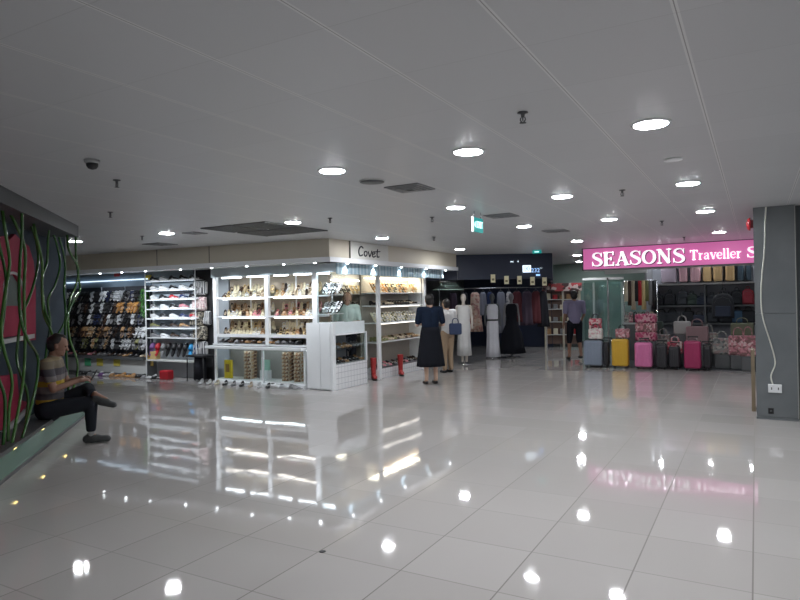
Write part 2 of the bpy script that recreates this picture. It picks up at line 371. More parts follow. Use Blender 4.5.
# ------------------------------------------------------------------ serif lettering
def ribbon(mb, pts, ws, m, depth=.012, M=None, k=6, sm=True):
    n0 = len(pts)
    if sm and n0 > 2:
        P = smoothc([(p[0], p[1], w) for p, w in zip(pts, ws)], k)
    else: P = [Vector((p[0], p[1], w)) for p, w in zip(pts, ws)]
    vs = []; 
    for i, p in enumerate(P):
        a = P[max(i-1, 0)]; b = P[min(i+1, len(P)-1)]; t = Vector((b.x-a.x, b.y-a.y)); t = t.normalized() if t.length > 1e-9 else Vector((1, 0)); nn = Vector((-t.y, t.x))*p.z*.5
        vs += [(p.x+nn.x, 0, p.y+nn.y), (p.x-nn.x, 0, p.y-nn.y), (p.x-nn.x, depth, p.y-nn.y), (p.x+nn.x, depth, p.y+nn.y)]
    fs = []
    for i in range(len(P)-1):
        for q in range(4): fs.append((i*4+q, i*4+(q+1) % 4, (i+1)*4+(q+1) % 4, (i+1)*4+q))
    fs += [(0, 3, 2, 1), tuple((len(P)-1)*4+q for q in range(4))]
    mb.add(vs, fs, m, M)
def bar(mb, x0, z0, x1, z1, w, m, M): ribbon(mb, [(x0, z0), (x1, z1)], [w, w], m, M=M, sm=False)
T, t_ = .205, .08
def g_S(mb, m, M):
    ribbon(mb, [(.58, .78), (.50, .93), (.32, .97), (.15, .88), (.13, .70), (.32, .54), (.52, .40), (.58, .22), (.46, .06), (.28, .02), (.12, .10), (.06, .26)], [.04, .06, .08, .12, .16, .2, .2, .16, .11, .07, .06, .04], m, M=M)
    bar(mb, .60, .66, .60, .98, .05, m, M); bar(mb, .055, .02, .055, .34, .05, m, M); return .68
def g_E(mb, m, M):
    bar(mb, .16, 0, .16, 1, T, m, M); bar(mb, .02, .03, .62, .03, t_, m, M); bar(mb, .02, .97, .6, .97, t_, m, M); bar(mb, .2, .51, .48, .51, t_, m, M)
    bar(mb, .61, 0, .61, .26, t_, m, M); bar(mb, .59, .76, .59, 1, t_, m, M); bar(mb, .47, .38, .47, .64, t_, m, M); return .7
def g_A(mb, m, M):
    bar(mb, .12, .03, .38, .98, t_, m, M); bar(mb, .38, .98, .66, .03, T, m, M); bar(mb, .2, .34, .55, .34, t_, m, M); bar(mb, -.01, .03, .24, .03, t_, m, M); bar(mb, .5, .03, .82, .03, t_, m, M); return .8
def g_O(mb, m, M):
    P = []; W = []
    for i in range(25):
        a = 2*PI*i/24; P.append((.4+.32*math.cos(a), .5+.46*math.sin(a))); W.append(.06+.12*abs(math.cos(a)))
    ribbon(mb, P, W, m, M=M, sm=False); return .82
def g_N(mb, m, M):
    bar(mb, .14, 0, .14, 1, t_, m, M); bar(mb, .14, .97, .66, .03, T, m, M); bar(mb, .66, 0, .66, 1, t_, m, M); bar(mb, 0, .03, .28, .03, t_, m, M); bar(mb, -.02, .97, .2, .97, t_, m, M); bar(mb, .52, .97, .8, .97, t_, m, M); return .84
def g_T(mb, m, M):
    bar(mb, .36, 0, .36, 1, T, m, M); bar(mb, .04, .97, .68, .97, t_, m, M); bar(mb, .06, .76, .06, 1, t_, m, M); bar(mb, .66, .76, .66, 1, t_, m, M); bar(mb, .2, .03, .52, .03, t_, m, M); return .72
def g_r(mb, m, M):
    bar(mb, .14, 0, .14, .66, .14, m, M); bar(mb, .02, .03, .3, .03, .055, m, M); bar(mb, .02, .64, .16, .64, .05, m, M); ribbon(mb, [(.17, .42), (.27, .6), (.4, .6)], [.06, .08, .13], m, M=M); return .44
def g_a(mb, m, M):
    ribbon(mb, [(.08, .5), (.16, .64), (.32, .64), (.38, .5), (.38, .1), (.48, .02)], [.12, .06, .07, .13, .13, .05], m, M=M); ribbon(mb, [(.37, .4), (.18, .34), (.08, .18), (.17, .03), (.37, .14)], [.05, .07, .12, .08, .05], m, M=M); return .52
def g_v(mb, m, M):
    bar(mb, .1, .66, .3, .02, .14, m, M); bar(mb, .3, .02, .48, .66, .055, m, M); bar(mb, -.01, .65, .22, .65, .045, m, M); bar(mb, .37, .65, .58, .65, .045, m, M); return .54
def g_e(mb, m, M):
    ribbon(mb, [(.08, .36), (.42, .36), (.42, .54), (.26, .66), (.1, .52), (.07, .32), (.14, .1), (.3, .02), (.46, .14)], [.05, .06, .1, .07, .12, .14, .12, .08, .04], m, M=M); return .5
def g_l(mb, m, M):
    bar(mb, .14, 0, .14, 1, .14, m, M); bar(mb, .02, .03, .28, .03, .05, m, M); bar(mb, .02, .98, .14, .98, .05, m, M); return .28
GL = {'S': g_S, 'E': g_E, 'A': g_A, 'O': g_O, 'N': g_N, 'T': g_T, 'r': g_r, 'a': g_a, 'v': g_v, 'e': g_e, 'l': g_l}
def word(mb, w, h, x0, z0, y, m, width=None, gap=.03):
    tmp = MB(); ad = 0
    for c in w: ad += GL[c](tmp, m, None) + gap
    sx = (width/ad) if width else h; x = x0
    for c in w:
        M = Matrix.Translation((x, y, z0)) @ Matrix.Diagonal((sx, 1, h, 1)); x += (GL[c](mb, m, M)+gap)*sx
    return x

# ------------------------------------------------------------------ bench, wall, beam, vines (45 degree line)
B0 = Vector((-5.85, 3.09, 0)); en = Vector((-.7071, .7071, 0)); nn = Vector((.7071, .7071, 0))
BM = Matrix(((en.x, nn.x, 0, B0.x), (en.y, nn.y, 0, B0.y), (0, 0, 1, 0), (0, 0, 0, 1)))    # local x along bench, y out to the walkway
brz = 3*PI/4
def bl(px, py, o):   # point on the vertical plane at offset o from the bench face -> (t, o, z)
    d = ray(px, py); P0 = B0 + nn*o; k = (P0.dot(nn))/(d.dot(nn)); P = Vector((0, 0, H)) + d*k
    q = P-B0; return Vector((q.dot(en), o, P.z))
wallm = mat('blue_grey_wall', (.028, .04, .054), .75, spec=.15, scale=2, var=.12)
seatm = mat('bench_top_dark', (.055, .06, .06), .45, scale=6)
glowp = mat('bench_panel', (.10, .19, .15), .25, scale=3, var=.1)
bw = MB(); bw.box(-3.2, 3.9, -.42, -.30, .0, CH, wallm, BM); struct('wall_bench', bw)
be = MB(); be.box(-3.2, 2.85, -.42, .09, 2.50, CH, mat('beam_dark', (.05, .055, .06), .5), BM); be.obj('ceiling_beam')
tag(bpy.data.objects['ceiling_beam'], 'dark grey beam under the ceiling over the vine bench', 'beam')
bn = thing('bench', 'long low bench with dark top and green lit front panel', 'bench')
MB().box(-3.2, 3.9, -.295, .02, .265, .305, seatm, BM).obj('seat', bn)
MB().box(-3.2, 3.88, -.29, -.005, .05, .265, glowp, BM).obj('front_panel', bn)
MB().box(-3.2, 3.88, -.28, -.02, .0, .05, dgrey, BM).obj('toe_kick', bn)
gl = mat('bench_lamp_glow', (1, .8, .4), .5, emit=(1, .72, .25), es=6, var=0)
for tt in (.38, 1.32, 2.3, -.8, -1.9):
    MB().box(tt-.035, tt+.035, -.004, .012, .255, .265, gl, BM).obj('lamp', bn)
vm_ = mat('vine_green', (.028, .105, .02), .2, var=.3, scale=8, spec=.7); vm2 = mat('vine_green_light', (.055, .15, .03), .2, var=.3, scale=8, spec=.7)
VN = [[(2, 196), (5, 230), (9, 255), (9, 270), (4, 300), (1, 330), (4, 350), (12, 380), (9, 410), (8, 440)],
      [(22, 206), (22, 235), (20, 260), (19, 290), (21, 320), (28, 340), (37, 355), (38, 370), (34, 395), (29, 430)],
      [(31, 211), (36, 240), (38, 262), (32, 290), (22, 315), (18, 340), (17, 360), (22, 378), (28, 398), (25, 430)],
      [(33, 212), (36, 235), (42, 262), (42, 290), (44, 315), (52, 335), (58, 362), (57, 390), (55, 414)],
      [(49, 216), (48, 240), (47, 262), (42, 280), (45, 310), (50, 325), (56, 345), (52, 380), (50, 418)],
      [(53, 218), (57, 245), (60, 265), (55, 285), (48, 300), (50, 320), (60, 345), (62, 370), (60, 385), (62, 412)],
      [(67, 224), (69, 250), (78, 268), (76, 285), (70, 300), (68, 320), (70, 340), (77, 360), (77, 375), (73, 390), (74, 406)],
      [(76, 228), (76, 255), (78, 275), (80, 290), (74, 300), (66, 320), (66, 350), (68, 380), (70, 408)],
      [(71, 226), (65, 262), (64, 290), (65, 320), (62, 345), (66, 375), (65, 410)],
      [(10, 200), (16, 225), (25, 250), (24, 290), (25, 340), (24, 370), (20, 400), (12, 438)],
      [(-8, 192), (-2, 240), (6, 280), (2, 330), (-3, 370), (5, 400), (3, 442)]]
VL = ['vine nearest the left picture edge, curling across the pink panel', 'vine that swings out to the back of the seated man', 'vine crossing its neighbour over the white band', 'vine running down behind the seated man\'s neck',
      'thin vine right of the pink panel, bowing inwards', 'vine passing just beside the seated man\'s head', 'outermost vine with the widest bulge to the right', 'vine at the very end of the beam, crossing the outermost one',
      'straight vine near the wall end behind the man', 'vine that descends straight beside the pink panel edge', 'vine cut by the left picture edge, low by the bench']
for i, v in enumerate(VN):
    o = .03 if i in (1, 6, 7) else -.06-.035*(i % 3)
    pts = []
    for j, (px, py) in enumerate(v):
        oo = o + .035*math.sin(j*1.3+i*2); q = bl(px, py, oo)
        if j == 0: q.z = 2.51; 
        if j == len(v)-1: q.z = .30; q.y = max(-.25, min(0, q.y))
        if j == 0: q.x = min(q.x, 2.82); q.y = min(q.y, .06)
        pts.append(BM @ q)
    if i in (3, 4, 5, 8): # keep these behind the seated man
        for j, p in enumerate(pts):
            if .25 < p.z < 1.2: pts[j] = p - nn*.10
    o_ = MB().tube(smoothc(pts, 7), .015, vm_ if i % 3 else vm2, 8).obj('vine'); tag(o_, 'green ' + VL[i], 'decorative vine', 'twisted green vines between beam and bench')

# pink decorative panel on the bench wall
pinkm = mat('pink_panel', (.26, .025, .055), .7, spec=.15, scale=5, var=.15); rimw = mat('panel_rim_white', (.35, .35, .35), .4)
pk = thing('pink_art_panel', 'pink arched wall panel with white outlines behind the vines', 'wall decoration')
def P2(px, py): q = bl(px, py, -.29); return (q.x, q.z)
def polyart(pix, o0, o1, m, name):
    mb = MB(); pts = [P2(*p) for p in pix]; n = len(pts)
    vs = [BM @ Vector((t, o0, z)) for t, z in pts] + [BM @ Vector((t, o1, z)) for t, z in pts]
    mb.add(vs, [tuple(range(n))[::-1], tuple(range(n, 2*n))] + [(i, (i+1) % n, n+(i+1) % n, n+i) for i in range(n)], m); return mb.obj(name, pk)
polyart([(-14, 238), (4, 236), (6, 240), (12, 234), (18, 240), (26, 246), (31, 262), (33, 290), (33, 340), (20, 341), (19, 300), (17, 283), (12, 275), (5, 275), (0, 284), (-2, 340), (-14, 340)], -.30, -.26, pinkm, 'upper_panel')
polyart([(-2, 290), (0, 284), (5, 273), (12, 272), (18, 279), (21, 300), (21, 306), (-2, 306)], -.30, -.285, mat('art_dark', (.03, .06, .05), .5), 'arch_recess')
rp = smoothc([BM @ Vector((P2(*p)[0], -.262, P2(*p)[1])) for p in [(0, 286), (2, 279), (6, 274), (11, 273), (16, 277), (19, 286), (20, 300)]], 5)
MB().tube(rp, .016, rimw, 8).obj('arch_rim', pk)
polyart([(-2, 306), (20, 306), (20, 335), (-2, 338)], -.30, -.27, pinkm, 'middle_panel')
polyart([(-14, 342), (31, 334), (31, 338), (-14, 347)], -.30, -.25, rimw, 'white_band')
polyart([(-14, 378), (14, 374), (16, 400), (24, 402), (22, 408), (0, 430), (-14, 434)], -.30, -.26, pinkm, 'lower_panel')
polyart([(0, 432), (22, 409), (24, 412), (2, 438)], -.30, -.25, rimw, 'lower_rim')

# ------------------------------------------------------------------ people
def blob(parts, m, voxel=.01, smooth=6):
    """tapered capsules and ellipsoids fused into one continuous surface"""
    mb = MB()
    for p in parts:
        if p[0] == 'c':
            _, a, b, ra, rb = p; a = Vector(a); b = Vector(b); n = 5
            pts = [a+(b-a)*i/n for i in range(n+1)]; mb.tube(pts, [ra+(rb-ra)*i/n for i in range(n+1)], m, 14); mb.ell(a, (ra,)*3, m); mb.ell(b, (rb,)*3, m)
        else: mb.ell(p[1], p[2], m, rot=Euler(p[3]) if len(p) > 3 else None, n=16)
    o = mb.obj('tmp'); r = o.modifiers.new('r', 'REMESH'); r.mode = 'VOXEL'; r.voxel_size = voxel; r.use_smooth_shade = True
    s = o.modifiers.new('s', 'SMOOTH'); s.factor = .5; s.iterations = smooth
    bpy.context.view_layer.update(); me = bpy.data.meshes.new_from_object(o.evaluated_get(bpy.context.evaluated_depsgraph_get()))
    old = o.data; bpy.data.objects.remove(o); bpy.data.meshes.remove(old)
    me.materials.clear(); me.materials.append(m); return me
def mobj(me, name, parent, label=None):
    o = bpy.data.objects.new(name, me); C.objects.link(o); o.parent = parent
    if label: o['label'] = label
    return o
def face_parts(c, d=(1, 0, 0), s=1.0, down=0.0):
    """head facing local +x around centre c"""
    c = Vector(c); R = Matrix.Rotation(down, 3, 'Y')
    f = lambda x, y, z: c + R @ (Vector((x, y, z))*s)
    return [('e', f(0, 0, .02), (.098*s, .078*s, .105*s)), ('e', f(.02, 0, -.055), (.072*s, .058*s, .07*s)), ('c', f(.088, 0, .02), f(.112, 0, -.018), .010*s, .015*s), ('e', f(.075, 0, -.085), (.025*s, .028*s, .022*s)),
            ('e', f(.088, 0, -.05), (.012*s, .024*s, .007*s)), ('e', f(.086, 0, -.064), (.012*s, .022*s, .007*s)),
            ('e', f(.078, .03, .035), (.016*s, .02*s, .008*s)), ('e', f(.078, -.03, .035), (.016*s, .02*s, .008*s)),
            ('e', f(-.005, .08, -.005), (.018*s, .009*s, .032*s)), ('e', f(-.005, -.08, -.005), (.018*s, .009*s, .032*s))]
def eyes(parent, c, s=1.0, down=0.0):
    c = Vector(c); R = Matrix.Rotation(down, 3, 'Y')
    for y in (-.031, .031): MB().ell(c + R @ (Vector((.083, y, .018))*s), (.011*s, .014*s, .008*s), mat('eye', (.05, .03, .03), .2), n=8).obj('eye', parent)
def hand_parts(w, d, up_, curl=.5, left=True):
    """palm and five bent fingers from wrist w, pointing d, back of the hand towards up_"""
    w = Vector(w); d = Vector(d).normalized(); u = Vector(up_); u = (u-d*u.dot(d)).normalized(); sd = d.cross(u)*(1 if left else -1)
    out = [('c', w, w+d*.03, .026, .026), ('c', w+d*.03+sd*.018, w+d*.085+sd*.024, .017, .015), ('c', w+d*.03-sd*.018, w+d*.085-sd*.024, .017, .015), ('c', w+d*.03, w+d*.09, .017, .016)]
    for k, (off, L) in enumerate(((.031, .068), (.011, .078), (-.010, .072), (-.030, .056))):
        p = w+d*.088+sd*off; a = curl*.6
        for seg, f in enumerate((.45, .32, .23)):
            dd = d*math.cos(a) - u*math.sin(a); q = p+dd*L*f; out.append(('c', p, q, .009-.001*seg, .008-.001*seg)); p = q; a += curl
    p = w+d*.03+sd*.026; q = p+(d*.6+sd*.8-u*.2).normalized()*.035; out.append(('c', p, q, .012, .010)); out.append(('c', q, q+(d*.9+sd*.25-u*.3).normalized()*.032, .010, .008))
    return out
def shoe_parts(h, d, L=.25, w=.042, hh=.05):
    h = Vector(h); d = Vector(d).normalized()
    return [('c', h+Vector((0, 0, hh*.75)), h+d*(L*.45)+Vector((0, 0, hh*.75)), hh*.72, hh*.7), ('c', h+d*(L*.3)+Vector((0, 0, hh*.6)), h+d*(L*.82)+Vector((0, 0, hh*.5)), w, w*.85)]

# seated man, local +x = walkway side, local +y = his left (away from the viewer)
mp = Vector((-6.755, 4.525, 0))
man = thing('person', 'man in striped polo and dark trousers sitting cross-legged on the bench', 'person', mp, PI/4)
hipR, hipL = (-.40, .0, .415), (-.40, .18, .415)
kneeR, ankR = (.055, -.02, .47), (.045, -.0, .09)
kneeL, ankL = (-.02, .20, .60), (.11, -.05, .56)
shR, shL, neck = (-.385, -.10, .93), (-.36, .27, .93), (-.36, .09, 1.0)
hd = (-.30, .09, 1.135)
elR, elL = (-.30, -.15, .66), (-.26, .31, .68); wrR, wrL = (-.08, -.02, .73), (-.07, .18, .74)
body = [('c', (-.40, .09, .44), (-.39, .09, .68), .13, .125), ('c', (-.39, .05, .68), (-.37, .05, .88), .12, .12), ('c', (-.39, .14, .68), (-.37, .14, .88), .12, .12), ('c', shR, shL, .065, .065),
        ('c', (-.365, .09, .95), (-.33, .09, 1.06), .062, .055), ('c', shR, elR, .052, .042), ('c', elR, wrR, .040, .027), ('c', shL, elL, .052, .042), ('c', elL, wrL, .040, .027),
        ('c', hipR, kneeR, .095, .065), ('c', kneeR, ankR, .058, .036), ('c', hipL, kneeL, .095, .065), ('c', kneeL, ankL, .058, .036), ('c', ankR, (.16, 0, .045), .035, .028), ('c', ankL, (.22, -.05, .50), .035, .028)]
body += face_parts(hd, s=1.0, down=.35) + hand_parts(wrR, (.9, .35, .1), (0, -.4, 1), .6, False) + hand_parts(wrL, (.9, -.45, .1), (0, .4, 1), .6, True)
mb_ = mobj(blob(body, skin, .007, 4), 'body', man)
eyes(mb_, hd, 1, .35)
shirtm = bands('striped_polo', [(0, (.21, .17, .12)), (.13, (.36, .24, .02)), (.23, (.07, .065, .075)), (.34, (.15, .13, .125)), (.47, (.40, .27, .02)), (.57, (.16, .14, .14)), (.67, (.055, .05, .06)), (.80, (.17, .14, .10)), (.93, (.24, .19, .11))], 'Z', 1.6, -.62)
mobj(blob([('c', (-.40, .09, .42), (-.39, .09, .68), .15, .145), ('c', (-.39, .04, .66), (-.375, .04, .88), .135, .128), ('c', (-.39, .14, .66), (-.375, .14, .88), .135, .128), ('c', shR, shL, .078, .078), ('c', shR, (-.335, -.13, .77), .07, .066), ('c', shL, (-.31, .295, .78), .07, .066), ('c', (-.365, .09, .955), (-.35, .09, .995), .07, .068)], shirtm, .01), 'polo_shirt', man)
trm = mat('dark_trousers', (.022, .025, .032), .85, bump=.2, scale=20)
mobj(blob([('c', (-.41, .09, .41), (-.40, .09, .46), .155, .15), ('c', hipR, kneeR, .112, .082), ('c', kneeR, (.047, 0, .17), .075, .055), ('c', hipL, kneeL, .112, .082), ('c', kneeL, (.06, -.0, .575), .075, .055)], trm, .01), 'trousers', man)
shm = mat('dark_shoe', (.045, .048, .05), .6)
mobj(blob([('c', (-.0, 0, .052), (.10, 0, .052), .048, .046), ('c', (.05, 0, .047), (.22, 0, .042), .046, .038), ('c', (.03, 0, .08), (.12, 0, .06), .042, .036)], shm, .008), 'shoe', man)
d2 = Vector((.93, 0, -.28)).normalized(); h2 = Vector((.09, -.055, .50))
mobj(blob([('c', h2+Vector((0, 0, .012)), h2+d2*.12, .036, .036), ('c', h2+d2*.08, h2+d2*.22, .043, .036), ('c', h2+Vector((.02, 0, .03)), h2+d2*.15+Vector((0, 0, .02)), .042, .036)], shm, .008), 'shoe', man)
mobj(blob([('c', (.047, 0, .10), (.047, 0, .14), .043, .043)], mat('grey_sock', (.3, .3, .3), .9), .008), 'sock', man)
hc = Vector(hd)
mobj(blob([('e', hc+Vector((-.022, 0, .05)), (.10, .088, .085)), ('e', hc+Vector((-.05, 0, -.0)), (.068, .084, .075)), ('c', hc+Vector((.06, 0, .095)), hc+Vector((-.02, 0, .11)), .03, .04)], hairm, .008), 'hair', man)
ph = MB(); ph.rbox(-.004, .004, -.035, .035, -.07, .07, black, .003); o = ph.obj('smartphone', None); o.matrix_world = Matrix.Translation(mp) @ rotz(PI/4) @ Matrix.Translation((.075, .085, .775)) @ Matrix.Rotation(.5, 4, 'Y'); tag(o, 'dark smartphone in the hands of the seated man', 'phone')

def standing(name_label, loc, rz, hgt, top, bottom, shoe, hair, skn, longhair=False, skirt=None, arms='front', stride=0.0, headdown=0.0, sleeves=True, legbare=False, top_z=(.53, .82), cat='person', wide=1.0):
    p = thing('person', name_label, cat, loc, rz); k = hgt/1.7
    def V(x, y, z): return Vector((x*k, y*k, z*k))
    hy = .085*wide; sy = .18*wide
    aL, aR = V(stride, hy, .08), V(-stride, -hy, .08 + (.05 if stride else 0)); kL, kR = V(stride*.75+.01, hy, .48), V(-stride*.3+.03, -hy, .48)
    hL, hR = V(0, hy, .90), V(0, -hy, .90); sL, sR = V(0, sy, 1.40), V(0, -sy, 1.40); nk = V(.0, 0, 1.46)
    hc = V(.025+.05*headdown, 0, 1.59-.03*headdown)
    if arms == 'front': eL, wL = V(.03, sy+.05, 1.12), V(.27, sy-.06, 1.13); eR, wR = V(.0, -sy-.06, 1.12), V(.26, -sy+.05, 1.10)
    elif arms == 'swing': eL, wL = V(-.08, sy+.05, 1.12), V(.02, sy+.06, .88); eR, wR = V(.06, -sy-.05, 1.12), V(.2, -sy-.02, .95)
    else: eL, wL = V(-.0, sy+.05, 1.12), V(.04, sy+.06, .86); eR, wR = V(0, -sy-.05, 1.12), V(.04, -sy-.06, .86)
    r = k
    B = [('c', V(0, 0, .93), V(0, 0, 1.12), .125*r, .11*r), ('c', V(0, .05, 1.12), V(-.005, .06, 1.33), .10*r, .095*r), ('c', V(0, -.05, 1.12), V(-.005, -.06, 1.33), .10*r, .095*r), ('c', sL, sR, .055*r, .055*r), ('c', nk, V(.015, 0, 1.53), .052*r, .048*r),
         ('c', hL, kL, .085*r, .056*r), ('c', kL, aL, .055*r, .034*r), ('c', hR, kR, .085*r, .056*r), ('c', kR, aR, .055*r, .034*r), ('c', aL, aL+V(.12, 0, -.045), .034*r, .024*r), ('c', aR, aR+V(.12, 0, -.045), .034*r, .024*r),
         ('c', sL, eL, .046*r, .036*r), ('c', eL, wL, .036*r, .024*r), ('c', sR, eR, .046*r, .036*r), ('c', eR, wR, .036*r, .024*r)]
    B += face_parts(hc, s=k*1.0, down=headdown) + hand_parts(wL, wL-eL, (0, 0, 1) if arms == 'front' else (0, 1, 0), .45, True) + hand_parts(wR, wR-eR, (0, 0, 1) if arms == 'front' else (0, -1, 0), .45, False)
    bd = mobj(blob(B, skn, .010, 4), 'body', p); eyes(bd, hc, k, headdown)
    Tp = [('c', V(0, 0, .96 if not skirt else .9), V(0, 0, 1.12), .145*r, .125*r), ('c', V(0, .05, 1.1), V(-.005, .06, 1.33), .118*r, .11*r), ('c', V(0, -.05, 1.1), V(-.005, -.06, 1.33), .118*r, .11*r), ('c', sL, sR, .07*r, .07*r)]
    if sleeves: Tp += [('c', sL, sL.lerp(eL, .8), .066*r, .058*r), ('c', sR, sR.lerp(eR, .8), .066*r, .058*r)]
    mobj(blob(Tp, top, .012), 'top', p)
    if skirt:
        rings_ = []; z0, z1, w0, w1 = skirt; n = 48
        for i in range(9):
            f = i/8; z = (z0+(z1-z0)*f)*k; w = (w0+(w1-w0)*f**.8)*k; rings_.append([(w*.78*math.cos(a)*(1+.05*f*math.cos(9*a)), w*math.sin(a)*(1+.05*f*math.cos(9*a)), z) for a in [2*PI*q/n for q in range(n)]])
        MB().rings(rings_, bottom).obj('skirt', p)
    else:
        e = .92 if not legbare else .15
        mobj(blob([('c', V(0, 0, .92), V(0, 0, .99), .135*r, .13*r), ('c', hL, kL, .098*r, .072*r), ('c', kL, kL.lerp(aL, e), .07*r, .055*r), ('c', hR, kR, .098*r, .072*r), ('c', kR, kR.lerp(aR, e), .07*r, .055*r)], bottom, .012), 'trousers' if not legbare else 'shorts', p)
    for a in (aL, aR): mobj(blob(shoe_parts(Vector((a.x-.03, a.y, a.z-.08*k+.002)), (1, 0, 0), .24*k, .038, .042), shoe, .009), 'shoe', p)
    HR = [('e', hc+V(-.022, 0, .04), (.10*k, .088*k, .092*k)), ('e', hc+V(-.045, 0, -.02), (.07*k, .084*k, .085*k))]
    if longhair: HR += [('c', hc+V(-.06, 0, -.02), hc+V(-.085, 0, -.2), .075*k, .06*k)]
    mobj(blob(HR, hair, .009), 'hair', p); return p
darknavy = mat('dark_navy_cloth', (.012, .02, .04), .9, bump=.2, scale=18); blackcl = mat('black_cloth', (.012, .013, .018), .9, bump=.2, scale=18)
standing('woman in a dark navy top and long black skirt standing at the kiosk', (-5.30, 10.49, 0), 2.35, 1.68, darknavy, blackcl, black, hairm, skin2, skirt=(1.08, .34, .17, .27), arms='front', wide=1.1, headdown=.3)
whitecl = mat('white_cloth', (.62, .62, .62), .85, bump=.2, scale=18); khaki = mat('khaki_cloth', (.34, .25, .17), .85, bump=.2, scale=18)
standing('woman in white blouse and khaki trousers behind the navy-dressed woman', (-5.78, 12.25, 0), 2.6, 1.58, whitecl, khaki, black, hairm, skin2, arms='front', headdown=.4)
mint = mat('mint_cloth', (.50, .64, .60), .85, bump=.2, scale=18)
standing('shop assistant in pale mint top looking down behind the corner counter', (at_y(347, 300, 10.42).x, 10.42, 0), -.9, 1.76, mint, blackcl, black, brownhair, skin2, arms='front', headdown=.6)
lav = mat('lavender_cloth', (.22, .20, .30), .85, bump=.2, scale=18)
standing('person in lavender top and dark shorts walking away in the passage', (-3.93, 15.72, 0), 2.1, 1.72, lav, blackcl, black, hairm, skin, arms='swing', stride=.17, headdown=.1, wide=1.15, legbare=True)
brn = mat('rust_cloth', (.22, .11, .07), .85, bump=.2, scale=18)
standing('distant person in rust brown top near the far glass shop front', (-5.9, 20.2, 0), -1.9, 1.6, brn, darknavy, black, hairm, skin, arms='side', stride=.08)
def handbag(loc, rz, w, h, d, m, label, m2=None, cat='bag', group=None, name='handbag'):
    t = thing(name, label, cat, loc, rz, group)
    MB().rbox(-w/2, w/2, -d/2, d/2, 0, h, m, min(.03, d*.3)).obj('body', t)
    for s in (-1, 1): MB().tube(smoothc([(-w*.25, s*d*.4, h*.95), (-w*.2, s*d*.42, h*1.3), (0, s*d*.35, h*1.42), (w*.2, s*d*.42, h*1.3), (w*.25, s*d*.4, h*.95)], 4), .008, m2 or m, 6).obj('handle', t)
    return t
handbag((-5.50, 12.05, .83), .5, .26, .24, .1, mat('navy_bag', (.03, .05, .12), .6), 'navy handbag carried by the woman in khaki trousers')

# ------------------------------------------------------------------ kiosk fascia and track
F0, F1, F2 = Vector((-15.7, 7.75)), Vector((-6.27, 8.68)), Vector((-6.22, 13.75))
def wallseg(a, b, th, z0, z1, m, M=None, mb=None):
    """vertical slab from a to b, thickness th to the left of the a->b direction"""
    a, b = Vector(a[:2]), Vector(b[:2]); d = (b-a).normalized(); n = Vector((-d.y, d.x))*th; mb = mb or MB()
    q = [a, b, b+n, a+n]; vs = [(p.x, p.y, z0) for p in q] + [(p.x, p.y, z1) for p in q]
    return mb.add(vs, [(0, 3, 2, 1), (4, 5, 6, 7), (0, 1, 5, 4), (1, 2, 6, 5), (2, 3, 7, 6), (3, 0, 4, 7)], m)
struct('trim_1', wallseg(F0, F1, .25, 2.335, CH, cream))
struct('trim_2', wallseg(F1, F2, .25, 2.335, CH, cream))
jm = mat('joint_dark', (.16, .15, .13), .6)
for px in (161, 208):
    p = F0 + (F1-F0)*(( at_y(px, 250, 8.4).x - F0.x)/(F1.x-F0.x)); struct('trim_3', MB().box(p.x-.006, p.x+.006, p.y-.006, p.y+.05, 2.34, CH, jm))
trk = thing('light_track', 'white light track running along the bottom of the cream fascia', 'light track')
wallseg(F0+Vector((0, -.05)), F1+Vector((.05, -.05)), .32, 2.25, 2.335, whiteg).obj('left_rail', trk)
wallseg(F1+Vector((.05, -.05)), F2+Vector((.05, 0)), .32, 2.25, 2.335, whiteg).obj('side_rail', trk)
for px in (84, 118, 137, 158, 189, 217, 249, 283, 312):
    X = at_y(px, 262, 8.6).x; Y = F0.y + (F1.y-F0.y)*((X-F0.x)/(F1.x-F0.x)) + .03; MB().cyl((X, Y, 2.238), .022, .012, led_m, 12).obj('spot', trk)
for yy in (9.25, 10.2, 11.2, 12.3, 13.3): MB().cyl((-6.29, yy, 2.238), .022, .012, led_m, 12).obj('spot', trk)
# Covet sign
cs = thing('shop_sign', 'off-white sign board reading Covet on the cream fascia', 'sign')
signm = mat('sign_offwhite', (.66, .66, .62), .5)
y0, y1 = at_x(350, 250, -6.24).y, at_x(388, 250, -6.24).y
MB().box(-6.26, -6.235, y0, y1, 2.34, CH-.005, signm).obj('board', cs)
MB().box(-6.245, -6.225, y0-.012, y0, 2.34, CH-.005, jm).obj('seam', cs)
def scr(mb, pts, w, x0, z0, sy, sz, m):
    P = smoothc([(0, x0+p[0]*sy, z0+p[1]*sz) for p in pts], 6); mb.tube(P, w, m, 6)
ink = mat('sign_ink', (.02, .02, .03), .5); mb = MB(); yb = at_x(358, 250, -6.24).y; W = at_x(380, 250, -6.24).y-yb
u = W/3.0; hz = .155; zb = 2.395
scr(mb, [(.62, .95), (.35, 1.12), (.08, .75), (.05, .3), (.2, .02), (.55, .15)], .014, yb, zb, u, hz, ink)
scr(mb, [(.98, .6), (.78, .5), (.75, .2), (.9, .02), (1.1, .2), (1.12, .5), (.98, .6)], .013, yb, zb, u, hz, ink)
scr(mb, [(1.3, .62), (1.45, .05), (1.55, .1), (1.78, .72)], .013, yb, zb, u, hz, ink)
scr(mb, [(1.85, .3), (2.2, .45), (2.15, .65), (1.92, .55), (1.85, .2), (2.0, .0), (2.3, .15)], .013, yb, zb, u, hz, ink)
scr(mb, [(2.6, 1.0), (2.5, .4), (2.55, .05), (2.8, .1)], .013, yb, zb, u, hz, ink); scr(mb, [(2.3, .7), (2.6, .7), (2.95, .76)], .011, yb, zb, u, hz, ink)
o = mb.obj('lettering', cs); o.location.x = -6.232

